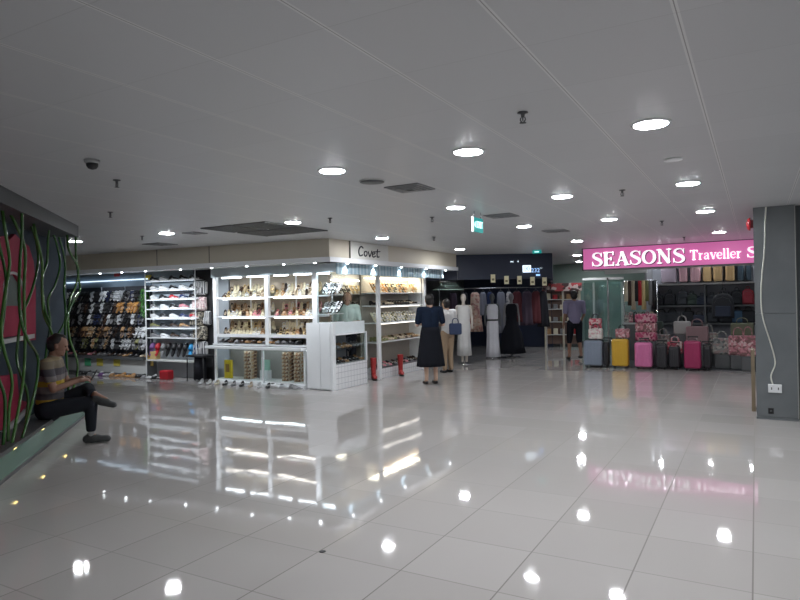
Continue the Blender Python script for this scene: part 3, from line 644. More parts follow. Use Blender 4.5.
# ------------------------------------------------------------------ shoe prototypes
def outline(L=.24, W=.088, n=18):
    o = []
    for i in range(n):
        a = 2*PI*i/n; y = math.cos(a)*L/2; x = math.sin(a)*W/2*(1+.18*math.cos(a))*(1-.28*math.exp(-((y+.01)/.04)**2)); o.append((x, y))
    return o
mA = mat('slot_a', (.1, .1, .1)); mB_ = mat('slot_b', (.5, .5, .5))
def sandal_mesh():
    mb = MB(); mb.prism(outline(), 0, .022, mA)
    mb.prism(outline(.225, .076), .022, .026, mB_)
    for y, w, h in ((.055, .042, .042), (.02, .038, .046), (-.07, .032, .05)):
        pts = [(w*math.cos(a), y+.012*math.sin(a), .02+h*math.sin(a)) for a in [PI*i/8 for i in range(9)]]; mb.tube(pts, .009, mA, 6)
    return mb.mesh('sandal')
def slide_mesh():
    mb = MB(); mb.prism(outline(.25, .095), 0, .024, mA); mb.prism(outline(.235, .082), .024, .028, mB_)
    R = []
    for i in range(9):
        a = PI*i/8; R.append([(.045*math.cos(a)*f, y, .02+.05*math.sin(a)*f) for y, f in ((-.0, 1.05), (.03, 1.08), (.07, .98), (.095, .85))])
    vs = [p for r in R for p in r]; vs += [(p[0]*.88, p[1], .02+(p[2]-.02)*.88) for p in vs]; fs = []; n = 36
    for i in range(8):
        for j in range(3):
            a = i*4+j; fs += [(a, a+1, a+5, a+4), (n+a, n+a+4, n+a+5, n+a+1)]
        fs += [(i*4, i*4+4, n+i*4+4, n+i*4), (i*4+3, n+i*4+3, n+i*4+7, i*4+7)]
    mb.add(vs, fs, mA, smooth=True); return mb.mesh('slide')
def sneaker_mesh():  # toe towards +x
    mb = MB(); secs = [(-.135, .028, .055), (-.125, .034, .085), (-.09, .037, .10), (-.04, .036, .098), (0, .038, .082), (.05, .043, .062), (.09, .043, .05), (.12, .034, .043), (.135, .018, .034)]
    def ring(x, w, h, z0):
        return [(x, w*math.cos(a)*(1 if math.sin(a) < 0 else .95), z0+(h-z0)*(.5+.5*math.sin(a)) if True else 0) for a in [2*PI*q/12 for q in range(12)]]
    mb.rings([ring(x, w, h, .018) for x, w, h in secs], mA)
    mb.prism([(p[1]*1.13, p[0]*.98) for p in outline(.25, .092)], 0, .026, mB_)
    mb.ell((-.085, 0, .096), (.038, .024, .012), black, n=10)
    for i in range(4): mb.tube([(-.01+i*.016, -.022, .088-i*.009), (-.01+i*.016, 0, .094-i*.010), (-.01+i*.016, .022, .088-i*.009)], .003, mB_, 5)
    mb.box(-.03, .03, -.0445, .0445, .035, .05, mB_); return mb.mesh('sneaker')
def pump_mesh():  # toe towards +y
    mb = MB(); o = outline(.235, .08, 20); vs = []; n = 20
    zf = lambda y: .012+max(0, -y)*.28
    lv = [(1.0, 0), (1.03, .014), (.98, .030), (.84, .040)]
    for s, dz in lv:
        for (x, y) in o: vs.append((x*s, y*s, zf(y)+dz*(1+.3*(y < -.05))))
    fs = [tuple(range(n))[::-1]] + [(i*n+k, i*n+(k+1) % n, (i+1)*n+(k+1) % n, (i+1)*n+k) for i in range(3) for k in range(n)]
    mb.add(vs, fs, mA, smooth=True); mb.add([(x*.86, y*.9, zf(y)+.012) for x, y in o], [tuple(range(n))], mB_)
    mb.tube([(0, -.095, 0), (0, -.09, .04)], [.012, .026], mA, 8)
    mb.ell((0, .06, .055), (.022, .012, .010), mB_, n=8); mb.tube([(.036*math.cos(a), .03, .028+.03*math.sin(a)) for a in [PI*i/6 for i in range(7)]], .006, mA, 5)
    return mb.mesh('pump')
SAN, SLI, SNE, PUM = sandal_mesh(), slide_mesh(), sneaker_mesh(), pump_mesh()
COL = {}
def cm(n, c, r=.5): COL[n] = mat('shoe_'+n.replace(' ', '_'), c, r, var=.15, scale=40)
for n, c in [('black', (.012, .012, .014)), ('dark brown', (.06, .032, .02)), ('white', (.72, .73, .74)), ('silver', (.45, .47, .5)), ('tan', (.42, .24, .11)), ('orange tan', (.62, .30, .08)), ('navy', (.02, .035, .12)), ('red', (.5, .02, .03)),
             ('pink', (.65, .25, .3)), ('beige', (.55, .45, .33)), ('gold', (.65, .5, .25)), ('grey', (.22, .22, .23)), ('blue', (.03, .30, .62)), ('cream', (.72, .66, .5)), ('olive', (.2, .2, .08)), ('green', (.05, .3, .12)), ('purple', (.18, .08, .25))]: cm(n, c)

# ------------------------------------------------------------------ left shoe wall
BY = 9.55
struct('wall_shoe_shop', MB().box(-15.8, -9.46, BY, BY+.15, 0, CH, mat('shop_wall_grey', (.36, .39, .42), .6)))
def Xp(px, Y=9.2): return at_y(px, 300, Y).x
def Zp(px, py, Y=9.2): return at_y(px, py, Y).z
# hanging sandal rack
RX0, RX1 = -15.2, Xp(139)
rk = thing('shoe_rack', 'wide dark rack of hanging sandals beside the vines', 'rack', (0, 0, 0))
MB().box(RX0, RX1, BY-.03, BY-.001, .42, 2.02, mat('rack_back', (.05, .055, .07), .7)).obj('back_panel', rk)
MB().box(RX0, RX1, BY-.28, BY-.001, .36, .42, dgrey).obj('bottom_shelf', rk)
MB().box(RX0, RX1, BY-.30, BY-.05, .0, .05, dgrey).obj('base', rk)
MB().box(RX0, RX1, BY-.2, BY-.001, .05, .36, lgrey).obj('lower_board', rk)
rowsz = [1.80, 1.53, 1.26, .97, .70]
for z in rowsz: MB().cyl((RX0, BY-.13, z-.075), .008, RX1-RX0, dgrey, 8, axis='X').obj('rail', rk)
for x in [RX0+.02+i*(RX1-RX0-.04)/4 for i in range(5)]: MB().cyl((x, BY-.05, .42), .012, 1.6, chrome, 8).obj('upright', rk)
MB().box(RX0+.1, RX1-.1, BY-.07, BY-.03, 2.16, 2.18, mat('rack_blue_glow', (1, 1, 1), emit=(.7, .86, 1), es=1.6, var=0)).obj('tube_light', rk); MB().box(RX0, RX1, BY-.025, BY-.001, 2.02, 2.3, mat('blue_white_board', (.22, .29, .37), .5)).obj('header_board', rk)  # dim glow strip added to give the soft blue above the sandals
rownames = ['top', 'second', 'middle', 'fourth', 'fifth']
pal = [['silver', 'black', 'white', 'black', 'silver', 'black', 'navy', 'grey'], ['black', 'white', 'black', 'dark brown', 'black', 'orange tan', 'black', 'navy'], ['black', 'silver', 'white', 'navy', 'black', 'black', 'dark brown', 'silver'],
       ['beige', 'black', 'tan', 'dark brown', 'black', 'dark brown', 'tan', 'beige'], ['beige', 'white', 'dark brown', 'tan', 'black', 'olive', 'black', 'grey']]
nC = 25; x0 = -14.75; pitch_ = (RX1-.08-x0)/(nC-1)
for r, z in enumerate(rowsz):
    for c in range(nC):
        x = x0+c*pitch_
        k = pal[r][(c//2*3+r+random.randint(0, 2)) % 8] if random.random() < .72 else 'black'
        if r == 1 and c in (17, 18, 20, 21, 22): k = 'orange tan'
        if r == 1 and c in (9, 12): k = 'white'
        if r == 2 and c in (8, 14): k = 'white'
        if r == 4 and c in (19, 20): k = 'white'
        if r == 3 and c in (22, 23, 24): k = 'white'
        s = 'silver' if k in ('silver', 'white') else ('tan' if k in ('beige', 'orange tan') else 'dark brown' if k in ('dark brown', 'tan') else 'black' if c % 3 else 'grey')
        me = SLI if (c//2+r) % 3 == 0 else SAN
        inst(me, 'sandal', (x, BY-.165, z), (1.15 if me is SAN else 1.1, 0, random.uniform(-.2, .2)+(.34 if (c//3+r) % 2 else -.22)), f'{k} sandal, {nth(c+1)} from left in the {rownames[r]} row of the hanging rack', 'sandal', 'sandals hanging on the left rack', {0: COL[k], 1: COL[s]}, (1.2, 1.12, 1.1))
# small boxes / flats on rack bottom shelf
for c in range(16):
    k = ['dark brown', 'black', 'tan', 'pink', 'grey', 'beige'][random.randint(0, 5)]
    inst(PUM, 'flat_shoe', (-14.5+c*.185, BY-.16, .42), (0, 0, PI+random.uniform(-.2, .2)), f'{k} flat shoe, {nth(c+1)} from left on the bottom shelf of the sandal rack', 'shoe', 'flat shoes on the rack bottom shelf', {0: COL[k]})
# price cards
for i, (px, c, nm) in enumerate([(85, (.1, .5, .25), 'green'), (97, (.65, .55, .1), 'yellow'), (114, (.65, .55, .1), 'yellow'), (147, (.6, .42, .12), 'yellow')]):
    x, z = Xp(px, 9.3), Zp(px, 362, 9.3); t = MB().box(x-.11, x+.11, 9.333, 9.345, z-.09, z+.09, mat('card_'+nm+str(i), c, .6)).obj('price_card')
    for q in range(2): pass
    tag(t, f'{nm} price card below the sandal rack, {nth(i+1)} from the left', 'price card', 'price cards under the racks')
# red/yellow small signs above rack
for px, py, c, nm in ((105, 274, (.4, .03, .04), 'red'), (136, 277, (.6, .45, .05), 'yellow')):
    x, z = Xp(px), Zp(px, py); tag(MB().box(x-.1, x+.1, BY-.03, BY-.005, z-.05, z+.05, mat('topsign_'+nm, c, .6)).obj('wall_card'), f'small {nm} card high on the wall above the sandal rack', 'card')
# floor shoes in front of rack
fl = [('black', 78), ('black', 84), ('grey', 90), ('white', 96), ('purple', 101), ('white', 106), ('tan', 112), ('orange tan', 118), ('tan', 123), ('orange tan', 128), ('tan', 133), ('black', 138), ('grey', 144), ('white', 149), ('black', 154)]
for i, (k, px) in enumerate(fl):
    inst(PUM if i % 2 else SLI, 'display_shoe', (Xp(px, 9.08), 9.1, .0), (0, 0, PI/2+.7+random.uniform(-.2, .2)), f'{k} shoe on the floor before the racks, {nth(i+1)} from the left', 'shoe', 'shoes along the floor before the racks', {0: COL[k]})
# hanging plant
pt = thing('hanging_plant', 'trailing green artificial plant between sandal rack and sneaker shelves', 'plant', (Xp(138), BY-.2, 0))
lf = MB(); lm = mat('leaf_green', (.06, .22, .04), .5, var=.3)
MB().tube([(0, .18, 1.98), (0, .0, 1.98), (0, -.02, 1.95)], .008, dgrey, 6).obj('hook', pt)
for i in range(240):
    a = random.uniform(0, 2*PI); rr = random.uniform(.01, .10); z = random.uniform(1.36, 1.96); p = Vector((rr*math.cos(a), rr*math.sin(a)*.8, z)); d = Vector((math.cos(a)*.5, math.sin(a)*.5, -1)).normalized()*random.uniform(.05, .09); s = Vector((-d.y, d.x, .01)).normalized()*.013
    lf.add([p, p+d*.5+s, p+d, p+d*.5-s], [(0, 1, 2, 3)], lm)
lf.obj('foliage', pt)
stems = MB()
for i in range(9): a = i*.7; stems.tube(smoothc([(0, -.02, 1.95), (.05*math.cos(a), .05*math.sin(a), 1.8), (.07*math.cos(a), .05*math.sin(a), 1.42)], 3), .004, lm, 5)
stems.obj('stem', pt)
# sneaker shelves
SX0, SX1 = Xp(142), Xp(192)
sh = thing('sneaker_shelf', 'seven tier white wall shelf of sneakers', 'shelf')
zs = [Zp(167, p) for p in (280, 289.5, 299, 308.5, 318.3, 328, 338)]
MB().box(SX0, SX1, BY-.02, BY-.001, zs[-1]-.1, zs[0]+.28, mat('shelf_back', (.36, .42, .48), .5)).obj('back_panel', sh)
for i, z in enumerate(zs):
    so_ = MB().box(SX0, SX1, BY-.26, BY-.02, z-.02, z, whiteg).obj('shelf', sh)
    if i < 6: MB().box(SX0+.03, SX1-.03, BY-.26, BY-.25, z-.024, z-.02, mat('shelf_led', (1, 1, 1), emit=(.75, .88, 1), es=1.8, var=0)).obj('light_strip', so_)
for x in (SX0, SX1): MB().box(x-.010, x+.010, BY-.27, BY-.25, .0, zs[0]+.28, white).obj('side_post', sh)
snc = [['black', 'white', 'black', 'black', 'black'], ['white', 'white', 'black', 'white', 'black'], ['white', 'black', 'red', 'navy', 'black'], ['grey', 'white', 'black', 'pink', 'white'], ['white', 'black', 'white', 'navy', 'red'], ['olive', 'black', 'dark brown', 'tan', 'black'], ['grey', 'white', 'dark brown', 'grey', 'grey']]
sp = (SX1-SX0)/5
for r in range(7):
    for c in range(5):
        k = snc[r][c]; so = 'white' if r < 5 else ('grey' if k != 'white' else 'white')
        inst(SNE, 'sneaker', (SX0+sp*(c+.5), BY-.14, zs[r]), (0, 0, random.uniform(-.12, .12)), f'{k} sneaker, {nth(c+1)} from left on the {nth(r+1)} shelf from top', 'sneaker', 'sneakers on the white wall shelf', {0: COL[k], 1: COL[so]})
# clogs hanging below
for i, k in enumerate(['purple', 'red', 'grey', 'black', 'black', 'black', 'black', 'blue', 'navy']):
    x = SX0+.08+i*(SX1-SX0-.16)/8; inst(SLI, 'clog', (x, BY-.16, zs[-1]-.27), (1.2, 0, random.uniform(-.15, .15)), f'{k} clog, {nth(i+1)} from left in the row hanging under the sneakers', 'clog', 'clogs hanging below the sneaker shelves', {0: COL[k], 1: COL[k]}, (1.15, 1.25, 1.15))
bs = thing('low_shelf', 'low grey shelf standing beneath the hanging clogs', 'shelf')
MB().box(SX0+.02, SX1-.02, BY-.30, BY-.03, .36, .39, lgrey).obj('board', bs)
for x in (SX0+.05, SX1-.05): MB().box(x-.015, x+.015, BY-.29, BY-.05, 0, .36, dgrey).obj('leg', bs)
o = MB().rbox(-.1, .1, -.06, .06, 0, .17, mat('tan_card', (.5, .36, .16), .7), .01).obj('shoe_box', None, (Xp(147), BY-.17, .39)); tag(o, 'small tan box on the low shelf under the clogs', 'box')
o = MB().rbox(-.13, .13, -.09, .09, 0, .2, mat('red_vinyl', (.42, .02, .03), .4), .03).obj('red_bag', None, (Xp(168), 9.12, 0)); tag(o, 'red bag on the floor below the sneaker shelves', 'bag')
# bag column
bp_ = thing('bag_board', 'black panel with a column of hanging bags left of the white kiosk', 'panel')
MB().box(Xp(193.5, 9.5), Xp(214, 9.5), BY-.04, BY-.001, .0, 2.3, black).obj('board', bp_)
zeb = bands('zebra_print', [(0, (.6, .6, .6)), (.5, (.12, .12, .13))], 'X', 22, 0); floral = spots('pale_floral', [(.6, .45, .45), (.7, .6, .58), (.45, .28, .3), (.66, .55, .55)], 28)
leo = spots('leopard_print', [(.28, .25, .2), (.05, .045, .04), (.42, .38, .3)], 40)
for i, (px, py, m, nm) in enumerate([(201, 287, zeb, 'striped grey'), (200, 303, floral, 'pink patterned'), (197, 318, leo, 'dark leopard print'), (208, 317, zeb, 'light striped'), (200, 332, leo, 'brown print'), (200, 347, zeb, 'lowest striped grey')]):
    x, z = Xp(px, 9.45), Zp(px, py, 9.45); t = thing('small_backpack', f'{nm} small backpack hanging on the black panel', 'backpack', (x, BY-.04, z-.17), 0, 'bags hanging on the black panel')
    w = .19 if px < 205 else .08
    MB().rbox(-w, w, -.13, -.01, 0, .3, m, .05).obj('body', t); MB().rbox(-w*.7, w*.7, -.16, -.12, .03, .16, m, .015).obj('pocket', t)
    MB().tube(smoothc([(-.03, -.03, .29), (-.02, -.03, .34), (.02, -.03, .34), (.03, -.03, .29)], 3), .006, black, 6).obj('handle', t)
# dark side table
tb = thing('side_table', 'small black draped table in front of the hanging bags', 'table', (Xp(195, 9.1), 9.2, 0))
MB().rbox(-.26, .26, -.15, .15, .5, .54, black, .008).obj('top', tb)
for x, y in ((-.24, -.13), (.24, -.13), (-.24, .13), (.24, .13)): MB().tube([(x, y, 0), (x*.95, y, .5)], .012, black, 6).obj('leg', tb)
MB().rings([[((.12+.02*f)*math.cos(a)*(1+.06*math.cos(7*a)), (.10+.02*f)*math.sin(a)*(1+.06*math.cos(7*a)), .5-.46*f) for a in [2*PI*q/28 for q in range(28)]] for f in (0, .5, 1)], blackf).obj('drape', tb)

# ------------------------------------------------------------------ white kiosk (front)
KY = 9.05; KX0, KX1 = Xp(213, KY), -6.50
kx = lambda px: at_y(px, 300, KY).x
ks = thing('display_case', 'lit white display case of shoes in three tiers, left part of kiosk', 'display case')
def kb(x0, x1, y0, y1, z0, z1, m, nm): return MB().box(x0, x1, y0, y1, z0, z1, m).obj(nm, ks)
kb(KX0-.05, KX1+.1, KY, KY+.12, 2.10, 2.33, mat('header_blue_white', (.55, .63, .68), .4), 'header')
KXr = kx(312)
pink_beige = mat('case_back', (.40, .34, .27), .5)
kb(KX0, KXr+.06, KY+.47, KY+.50, .79, 2.33, pink_beige, 'back_panel')
kb(KX0, KXr+.06, KY+.02, KY+.47, 2.10, 2.13, white, 'top_board')
zsK = [1.70, 1.335, .985]
for i, z in enumerate(zsK): kb(KX0, KXr+.04, KY-.0, KY+.47, z-.03 if i < 2 else z-.06, z, whiteg, 'shelf')
for px, w in ((213, .045), (264.5, .045), (312, .05)):
    x = kx(px)+.01; kb(x, x+w*2, KY-.01, KY+.05, .79, 2.10, whiteg, 'post')
for px in (240, 286): x = kx(px); kb(x, x+.02, KY+.28, KY+.30, .99, 2.10, whiteg, 'divider')
for a, b in ((216, 237), (241, 262), (268, 284), (288, 310)):
    x0, x1 = kx(a)+.08, kx(b)
    kb(x0, x1, KY+.08, KY+.13, 2.075, 2.10, tube_m, 'tube_light')
for zz in zsK[:2]:
    for a, b in ((217, 262), (268, 311)): kb(kx(a)+.1, kx(b), KY+.05, KY+.07, zz-.045, zz-.031, mat('case_tube_glow', (1, 1, 1), .5, emit=(1, .94, .84), es=7, var=0), 'shelf_light')
# tray of flats & counter
kb(KX0-.03, kx(306), KY-.0, KY+.45, .765, .925-.13, whiteg, 'tray')
ct = thing('counter', 'white counter slab projecting below the lit shelves', 'counter')
MB().rbox(kx(209), kx(305), KY-.14, KY+.45, .70, .755, whiteg, .008).obj('slab', ct)
lc = thing('glass_cabinet', 'low glass-fronted cabinet under the white counter', 'cabinet')
lx0, lx1 = kx(214), kx(304)
def lb(x0, x1, y0, y1, z0, z1, m, nm): return MB().box(x0, x1, y0, y1, z0, z1, m).obj(nm, lc)
lb(lx0, lx1, KY+.02, KY+.45, .06, .10, white, 'bottom'); lb(lx0, lx1, KY+.42, KY+.45, .10, .70, mat('cabinet_back', (.36, .35, .33), .5), 'back'); lb(lx0-.02, lx1, KY-.05, KY+.45, 0, .06, whiteg, 'plinth')
for px in (214, 261, 303): x = kx(px); lb(x-.02, x+.02, KY+.0, KY+.04, .06, .70, whiteg, 'post')
lb(lx0+.03, lx1-.03, KY+.01, KY+.016, .10, .69, glass, 'glass_pane')
lb(lx0+.05, lx1-.05, KY+.1, KY+.12, .685, .70, tube_m, 'tube_light')
# stacks of boxes within low cabinet
boxm = spots('tan_box', [(.42, .25, .14), (.52, .36, .22), (.16, .08, .05), (.6, .5, .38)], 22)
for s_, (px, w, nm) in enumerate([(240, .16, 'left'), (278, .14, 'middle'), (290, .14, 'right')]):
    for q in range(8):
        z = .10+q*.068; x = kx(px); o = MB().rbox(-w/2, w/2, -.1, .1, 0, .064, boxm, .004).obj('shoe_box', None, (x+random.uniform(-.01, .01), KY+.25, z), random.uniform(-.06, .06)); tag(o, f'tan patterned box, {nth(q+1)} from bottom of the {nm} stack in the glass cabinet', 'box', 'tan boxes stacked in the low cabinet')
yel = mat('yellow_card', (.8, .6, .03), .5); t = thing('yellow_box', 'upright yellow box in the left end of the glass cabinet', 'box', (kx(222), KY+.14, .10))
MB().rbox(-.09, .09, -.03, .03, 0, .36, yel, .006).obj('carton', t); MB().box(-.05, .05, -.033, -.030, .12, .28, mat('brown_print', (.35, .2, .05), .6)).obj('print', t)
t = MB().box(-.1, .1, -.02, .02, 0, .2, mat('mint_card', (.35, .6, .5), .6)).obj('green_card', None, (kx(262)-.14, KY+.22, .28)); tag(t, 'pale green card between the box stacks in the glass cabinet', 'card')
st = MB(); st.box(-.1, .1, -.05, .05, 0, .18, white); tag(st.obj('card_stand', None, (kx(262)-.14, KY+.22, .10)), 'small white stand under the pale green card', 'stand')
# shoes on the kiosk shelves
bays = [(kx(213)+.13, kx(264)-.03), (kx(264)+.15, kx(312)-.03)]
tier = ['top', 'middle', 'lower']; side = ['left', 'right']
for r, z in enumerate(zsK):
    for b, (xa, xb) in enumerate(bays):
        for row in range(2):
            n = 13 if row else 12
            for c in range(n):
                x = xa+(xb-xa)*(c+.5)/n; k = random.choice(['gold', 'cream', 'beige', 'white', 'cream'] if r != 1 else ['cream', 'beige', 'pink', 'tan', 'white'])
                if random.random() < (.24 if b else .12): k = random.choice(['dark brown', 'tan', 'black'])
                if c == 0 and b == 0: k = random.choice(['dark brown', 'black', 'tan'])
                zo = z+.005+row*.12; me = PUM if (c+r+b) % 3 else SAN
                if row == 1 and c == 0 and b == 0: pass
                inst(me, 'display_shoe', (x, KY+.15+row*.19, zo), (-.75 if row else -.4, 0, PI+.62+random.uniform(-.3, .3)), f'{k} shoe, {nth(c+1)} from left, {"back" if row else "front"} line, {tier[r]} tier, {side[b]} bay of lit case', 'shoe', 'shoes in the lit white display case', {0: COL[k], 1: COL['cream' if k in ('white', 'cream') else 'dark brown' if c % 2 else 'beige']}, (.92, .88, 1.0))
for r, z in enumerate(zsK):
    for b, (xa, xb) in enumerate(bays):
        o = MB().prism([(0, 0), (.17, .0), (.17, .14), (.0, .08)], xa-.02, xb+.02, glass, 'X').obj('shelf_riser', None, (0, KY+.26, z)); tag(o, f'clear acrylic riser under the back line of shoes, {tier[r]} tier, {side[b]} bay', 'riser', 'acrylic risers in the lit case')
for c in range(14):
    k = random.choice(['dark brown', 'black', 'tan', 'grey']); x = KX0+.12+c*(kx(299)-KX0-.2)/13
    inst(PUM, 'flat_shoe', (x, KY+.08, .798), (.12, 0, PI+random.uniform(-.2, .2)), f'{k} flat shoe, {nth(c+1)} from left in the tray just above the white counter', 'shoe', 'flats in the tray above the counter', {0: COL[k]})
for c in range(12):
    k = ['white', 'white', 'cream', 'black', 'grey', 'black', 'beige', 'white', 'black', 'white', 'silver', 'grey'][c]; x = kx(206)+c*(kx(300)-kx(206))/11
    inst(SNE if c > 8 else PUM, 'display_shoe', (x, KY-.17, 0), (0, 0, PI+.5 if c <= 8 else .2), f'{k} shoe on the floor along the kiosk base, {nth(c+1)} from the left', 'shoe', 'shoes on the floor along the kiosk base', {0: COL[k]})

# corner cabinet
cc = thing('corner_cabinet', 'white corner cabinet with tall doors and tiled sides', 'cabinet')
grid_w = MATS.get('x')
def tile_white():
    m = bpy.data.materials.new('white_grid_tile'); m.use_nodes = True; nt = m.node_tree; b = nt.nodes['Principled BSDF']
    tc = N(nt, 'ShaderNodeTexCoord'); sp = N(nt, 'ShaderNodeSeparateXYZ'); nt.links.new(tc.outputs['Object'], sp.inputs[0])
    ds = []
    for ax in ('Y', 'Z'):
        g = mth(nt, 'FRACT', mth(nt, 'MULTIPLY', sp.outputs[ax], 10)); ds.append(mth(nt, 'LESS_THAN', g, .08))
    nt.links.new(mixc(nt, mth(nt, 'MAXIMUM', ds[0], ds[1]), (.78, .79, .81), (.45, .46, .5)), b.inputs['Base Color']); b.inputs['Roughness'].default_value = .25; return m
tw = tile_white(); CX0 = kx(306)
def cb(x0, x1, y0, y1, z0, z1, m, nm): return MB().box(x0, x1, y0, y1, z0, z1, m).obj(nm, cc)
cb(CX0, CX0+.30, KY-.014, KY-.003, .03, 1.2, whiteg, 'door'); cb(CX0+.31, -6.553, KY-.014, KY-.003, .03, 1.2, whiteg, 'door')
cb(CX0+.02, -6.555, KY+.021, KY+.06, .0, 1.2, white, 'carcass')
cb(CX0+.001, CX0+.02, KY-.002, KY+.5, 0, 1.2, white, 'side')
SY1 = at_x(367.5, 382, -6.5).y
cb(-6.98, -6.5, KY+.086, SY1, 0, .45, tw, 'tiled_base'); cb(-6.98, -6.5, KY+.06, SY1, .97, 1.0, whiteg, 'case_top'); cb(-7.0, -6.98, KY+.06, SY1, .45, .97, dgrey, 'case_back')
cb(-6.5, -6.494, KY+.10, SY1-.04, .45, .97, glass, 'glass_front'); cb(-6.97, -6.505, KY+.09, SY1-.02, .70, .715, glass, 'glass_shelf')
cb(-6.55, -6.5, KY-.002, KY+.085, .0, 1.2, whiteg, 'post'); cb(-6.53, -6.49, SY1-.04, SY1, .45, 1.0, whiteg, 'post')
cb(-6.56, -6.54, KY+.07, SY1, 1.0, 1.2, mat('frosted_screen', (.7, .75, .77), .3), 'screen')
for r, z in enumerate((.452, .718)):
    for c in range(8):
        k = random.choice(['dark brown', 'black', 'grey', 'tan']); inst(PUM, 'display_shoe', (-6.66, KY+.17+c*.125, z), (0, 0, -PI/2+random.uniform(-.2, .2)), f'{k} shoe, {nth(c+1)} from the corner on the {"lower" if r == 0 else "upper"} level of corner case', 'shoe', 'shoes in the corner glass case', {0: COL[k]})
# corner glass showcase above the cabinet (front right bay)
gc = thing('glass_showcase', 'glass corner showcase with slanted sandals above the white cabinet', 'display case')
def gb(x0, x1, y0, y1, z0, z1, m, nm): return MB().box(x0, x1, y0, y1, z0, z1, m).obj(nm, gc)
gx0 = kx(317)
for z in (1.70, 1.36, 1.21): gb(gx0, -6.56, KY+.03, KY+.45, z-.012, z, white if z > 1.3 else whiteg, 'shelf')
gb(gx0, -6.6, KY+.005, KY+.011, 1.21, 2.1, glass, 'front_glass'); gb(-6.55, -6.544, KY+.03, KY+.5, 1.21, 2.1, glass, 'side_glass')
gb(gx0, -6.6, KY+.05, KY+.09, 2.07, 2.095, tube_m, 'tube_light'); gb(gx0, gx0+.01, KY+.45, KY+.47, 1.2, 2.1, whiteg, 'post')
for r, z in enumerate((1.70, 1.36)):
    for c in range(5):
        k = ['black', 'white', 'grey', 'black', 'white'][(c+r) % 5]; inst(SAN, 'sandal', (gx0+.05+c*.075, KY+.2, z+.11), (1.05, .25, 0), f'{k} slanted sandal, {nth(c+1)} from left on the {"upper" if r == 0 else "lower"} shelf of corner showcase', 'sandal', 'slanted sandals in the corner showcase', {0: COL[k], 1: COL['white']})
# side header banners, light blue with pale stripes
hb = thing('banner_strip', 'pale blue striped valance hanging under the side light track', 'valance')
bm_ = bands('blue_stripe', [(0, (.32, .45, .53)), (.35, (.45, .57, .63)), (.5, (.28, .40, .48)), (.8, (.5, .6, .65))], 'Y', 4.3, 0)
yy = 8.98
for i in range(6):
    y2 = yy+.72; MB().box(-6.36, -6.345, yy+.01, y2-.01, 2.06, 2.25, bm_).obj('panel', hb); yy = y2
# side display wall
warm_s = mat('soft_tube_glow', (1, 1, 1), .5, emit=(1, .93, .82), es=2.2, var=0)
sdw = thing('side_display', 'white shelving bay of shoes on the passage side of the kiosk', 'display shelf')
DX = -6.95; DY0, DY1 = at_x(380, 300, -6.5).y, at_x(424, 300, -6.6).y
def sb(x0, x1, y0, y1, z0, z1, m, nm): return MB().box(x0, x1, y0, y1, z0, z1, m).obj(nm, sdw)
sb(DX-.03, DX, DY0, DY1, 0, 2.1, mat('side_back', (.34, .31, .27), .6), 'back_panel')
for y in (DY0, DY1-.10): sb(-6.60, -6.55, y, y+.1, 0, 2.1, whiteg, 'post'); sb(DX, -6.62, y, y+.008, 0, 2.1, glass if y == DY0 else white, 'side_panel')
sb(DX, -6.60, DY0, DY1, 0, .2, tw, 'tiled_base'); sb(-6.60, -6.56, DY0+.1, DY1-.1, 2.06, 2.1, white, 'top_rail')
zsS = [1.74, 1.48, 1.13, .74, .215]
for z in zsS[:4]: sb(DX, -6.60, DY0+.02, DY1-.1, z-.02, z, whiteg, 'shelf')
sb(DX+.02, DX+.24, DY0+.1, DY1-.15, 2.03, 2.05, warm_m, 'tube_light'); sb(-6.66, -6.64, DY0+.1, DY1-.15, 1.44, 1.455, warm_s, 'shelf_light'); sb(-6.66, -6.64, DY0+.1, DY1-.15, 1.09, 1.105, warm_s, 'shelf_light')
lvl = ['top', 'second', 'third', 'fourth', 'bottom']
for r, z in enumerate(zsS):
    n = 16
    for c in range(n):
        k = random.choice([['orange tan', 'gold', 'black', 'cream'], ['black', 'beige', 'dark brown', 'white'], ['white', 'cream', 'olive', 'white'], ['dark brown', 'olive', 'tan', 'beige'], ['black', 'dark brown', 'grey', 'pink']][r])
        tilt = r in (0, 2); inst(SAN if tilt else PUM, 'display_shoe', (-6.73 if not tilt else -6.76, DY0+.14+c*(DY1-DY0-.34)/(n-1), z+(.10 if tilt else .004)), (-1.0 if tilt else 0, 0, -PI/2), f'{k} shoe, {nth(c+1)} from left on the {lvl[r]} level of the side shelving bay', 'shoe', 'shoes on the kiosk side shelving', {0: COL[k], 1: COL['cream']})
o = MB().box(-6.9, -6.68, DY0+.2, DY1-.3, .742, .89, mat('olive_box', (.33, .32, .24), .6)).obj('long_box', None); bpy.data.objects.remove(o)
# inner wall of the kiosk seen behind the assistant
struct('wall_kiosk', MB().box(-8.6, -8.5, 9.7, 13.4, 0, CH, mat('kiosk_inner_wall', (.5, .5, .48), .6)))
iw = thing('inner_shelf', 'lit wall shelf of shoes inside the kiosk behind the assistant', 'shelf')
for z in (1.75, 1.45, 1.1, .75): MB().box(-8.5, -8.22, 10.6, 13.0, z-.02, z, whiteg).obj('shelf', iw)
MB().box(-8.45, -8.35, 10.7, 12.9, 2.05, 2.08, warm_m).obj('tube_light', iw)
for r, z in enumerate((1.75, 1.45, 1.1, .75)):
    for c in range(12):
        k = random.choice([['gold', 'orange tan', 'cream', 'black'], ['black', 'grey', 'white'], ['black', 'white'], ['dark brown', 'black']][r]); inst(SAN if r == 0 else PUM, 'display_shoe', (-8.32, 10.75+c*.18, z+(.1 if r == 0 else .003)), (-1.0 if r == 0 else 0, 0, -PI/2), f'{k} shoe, {nth(c+1)} from left on shelf {["one", "two", "three", "four"][r]} of the wall inside the kiosk', 'shoe', 'shoes on the wall inside the kiosk', {0: COL[k], 1: COL['cream']})
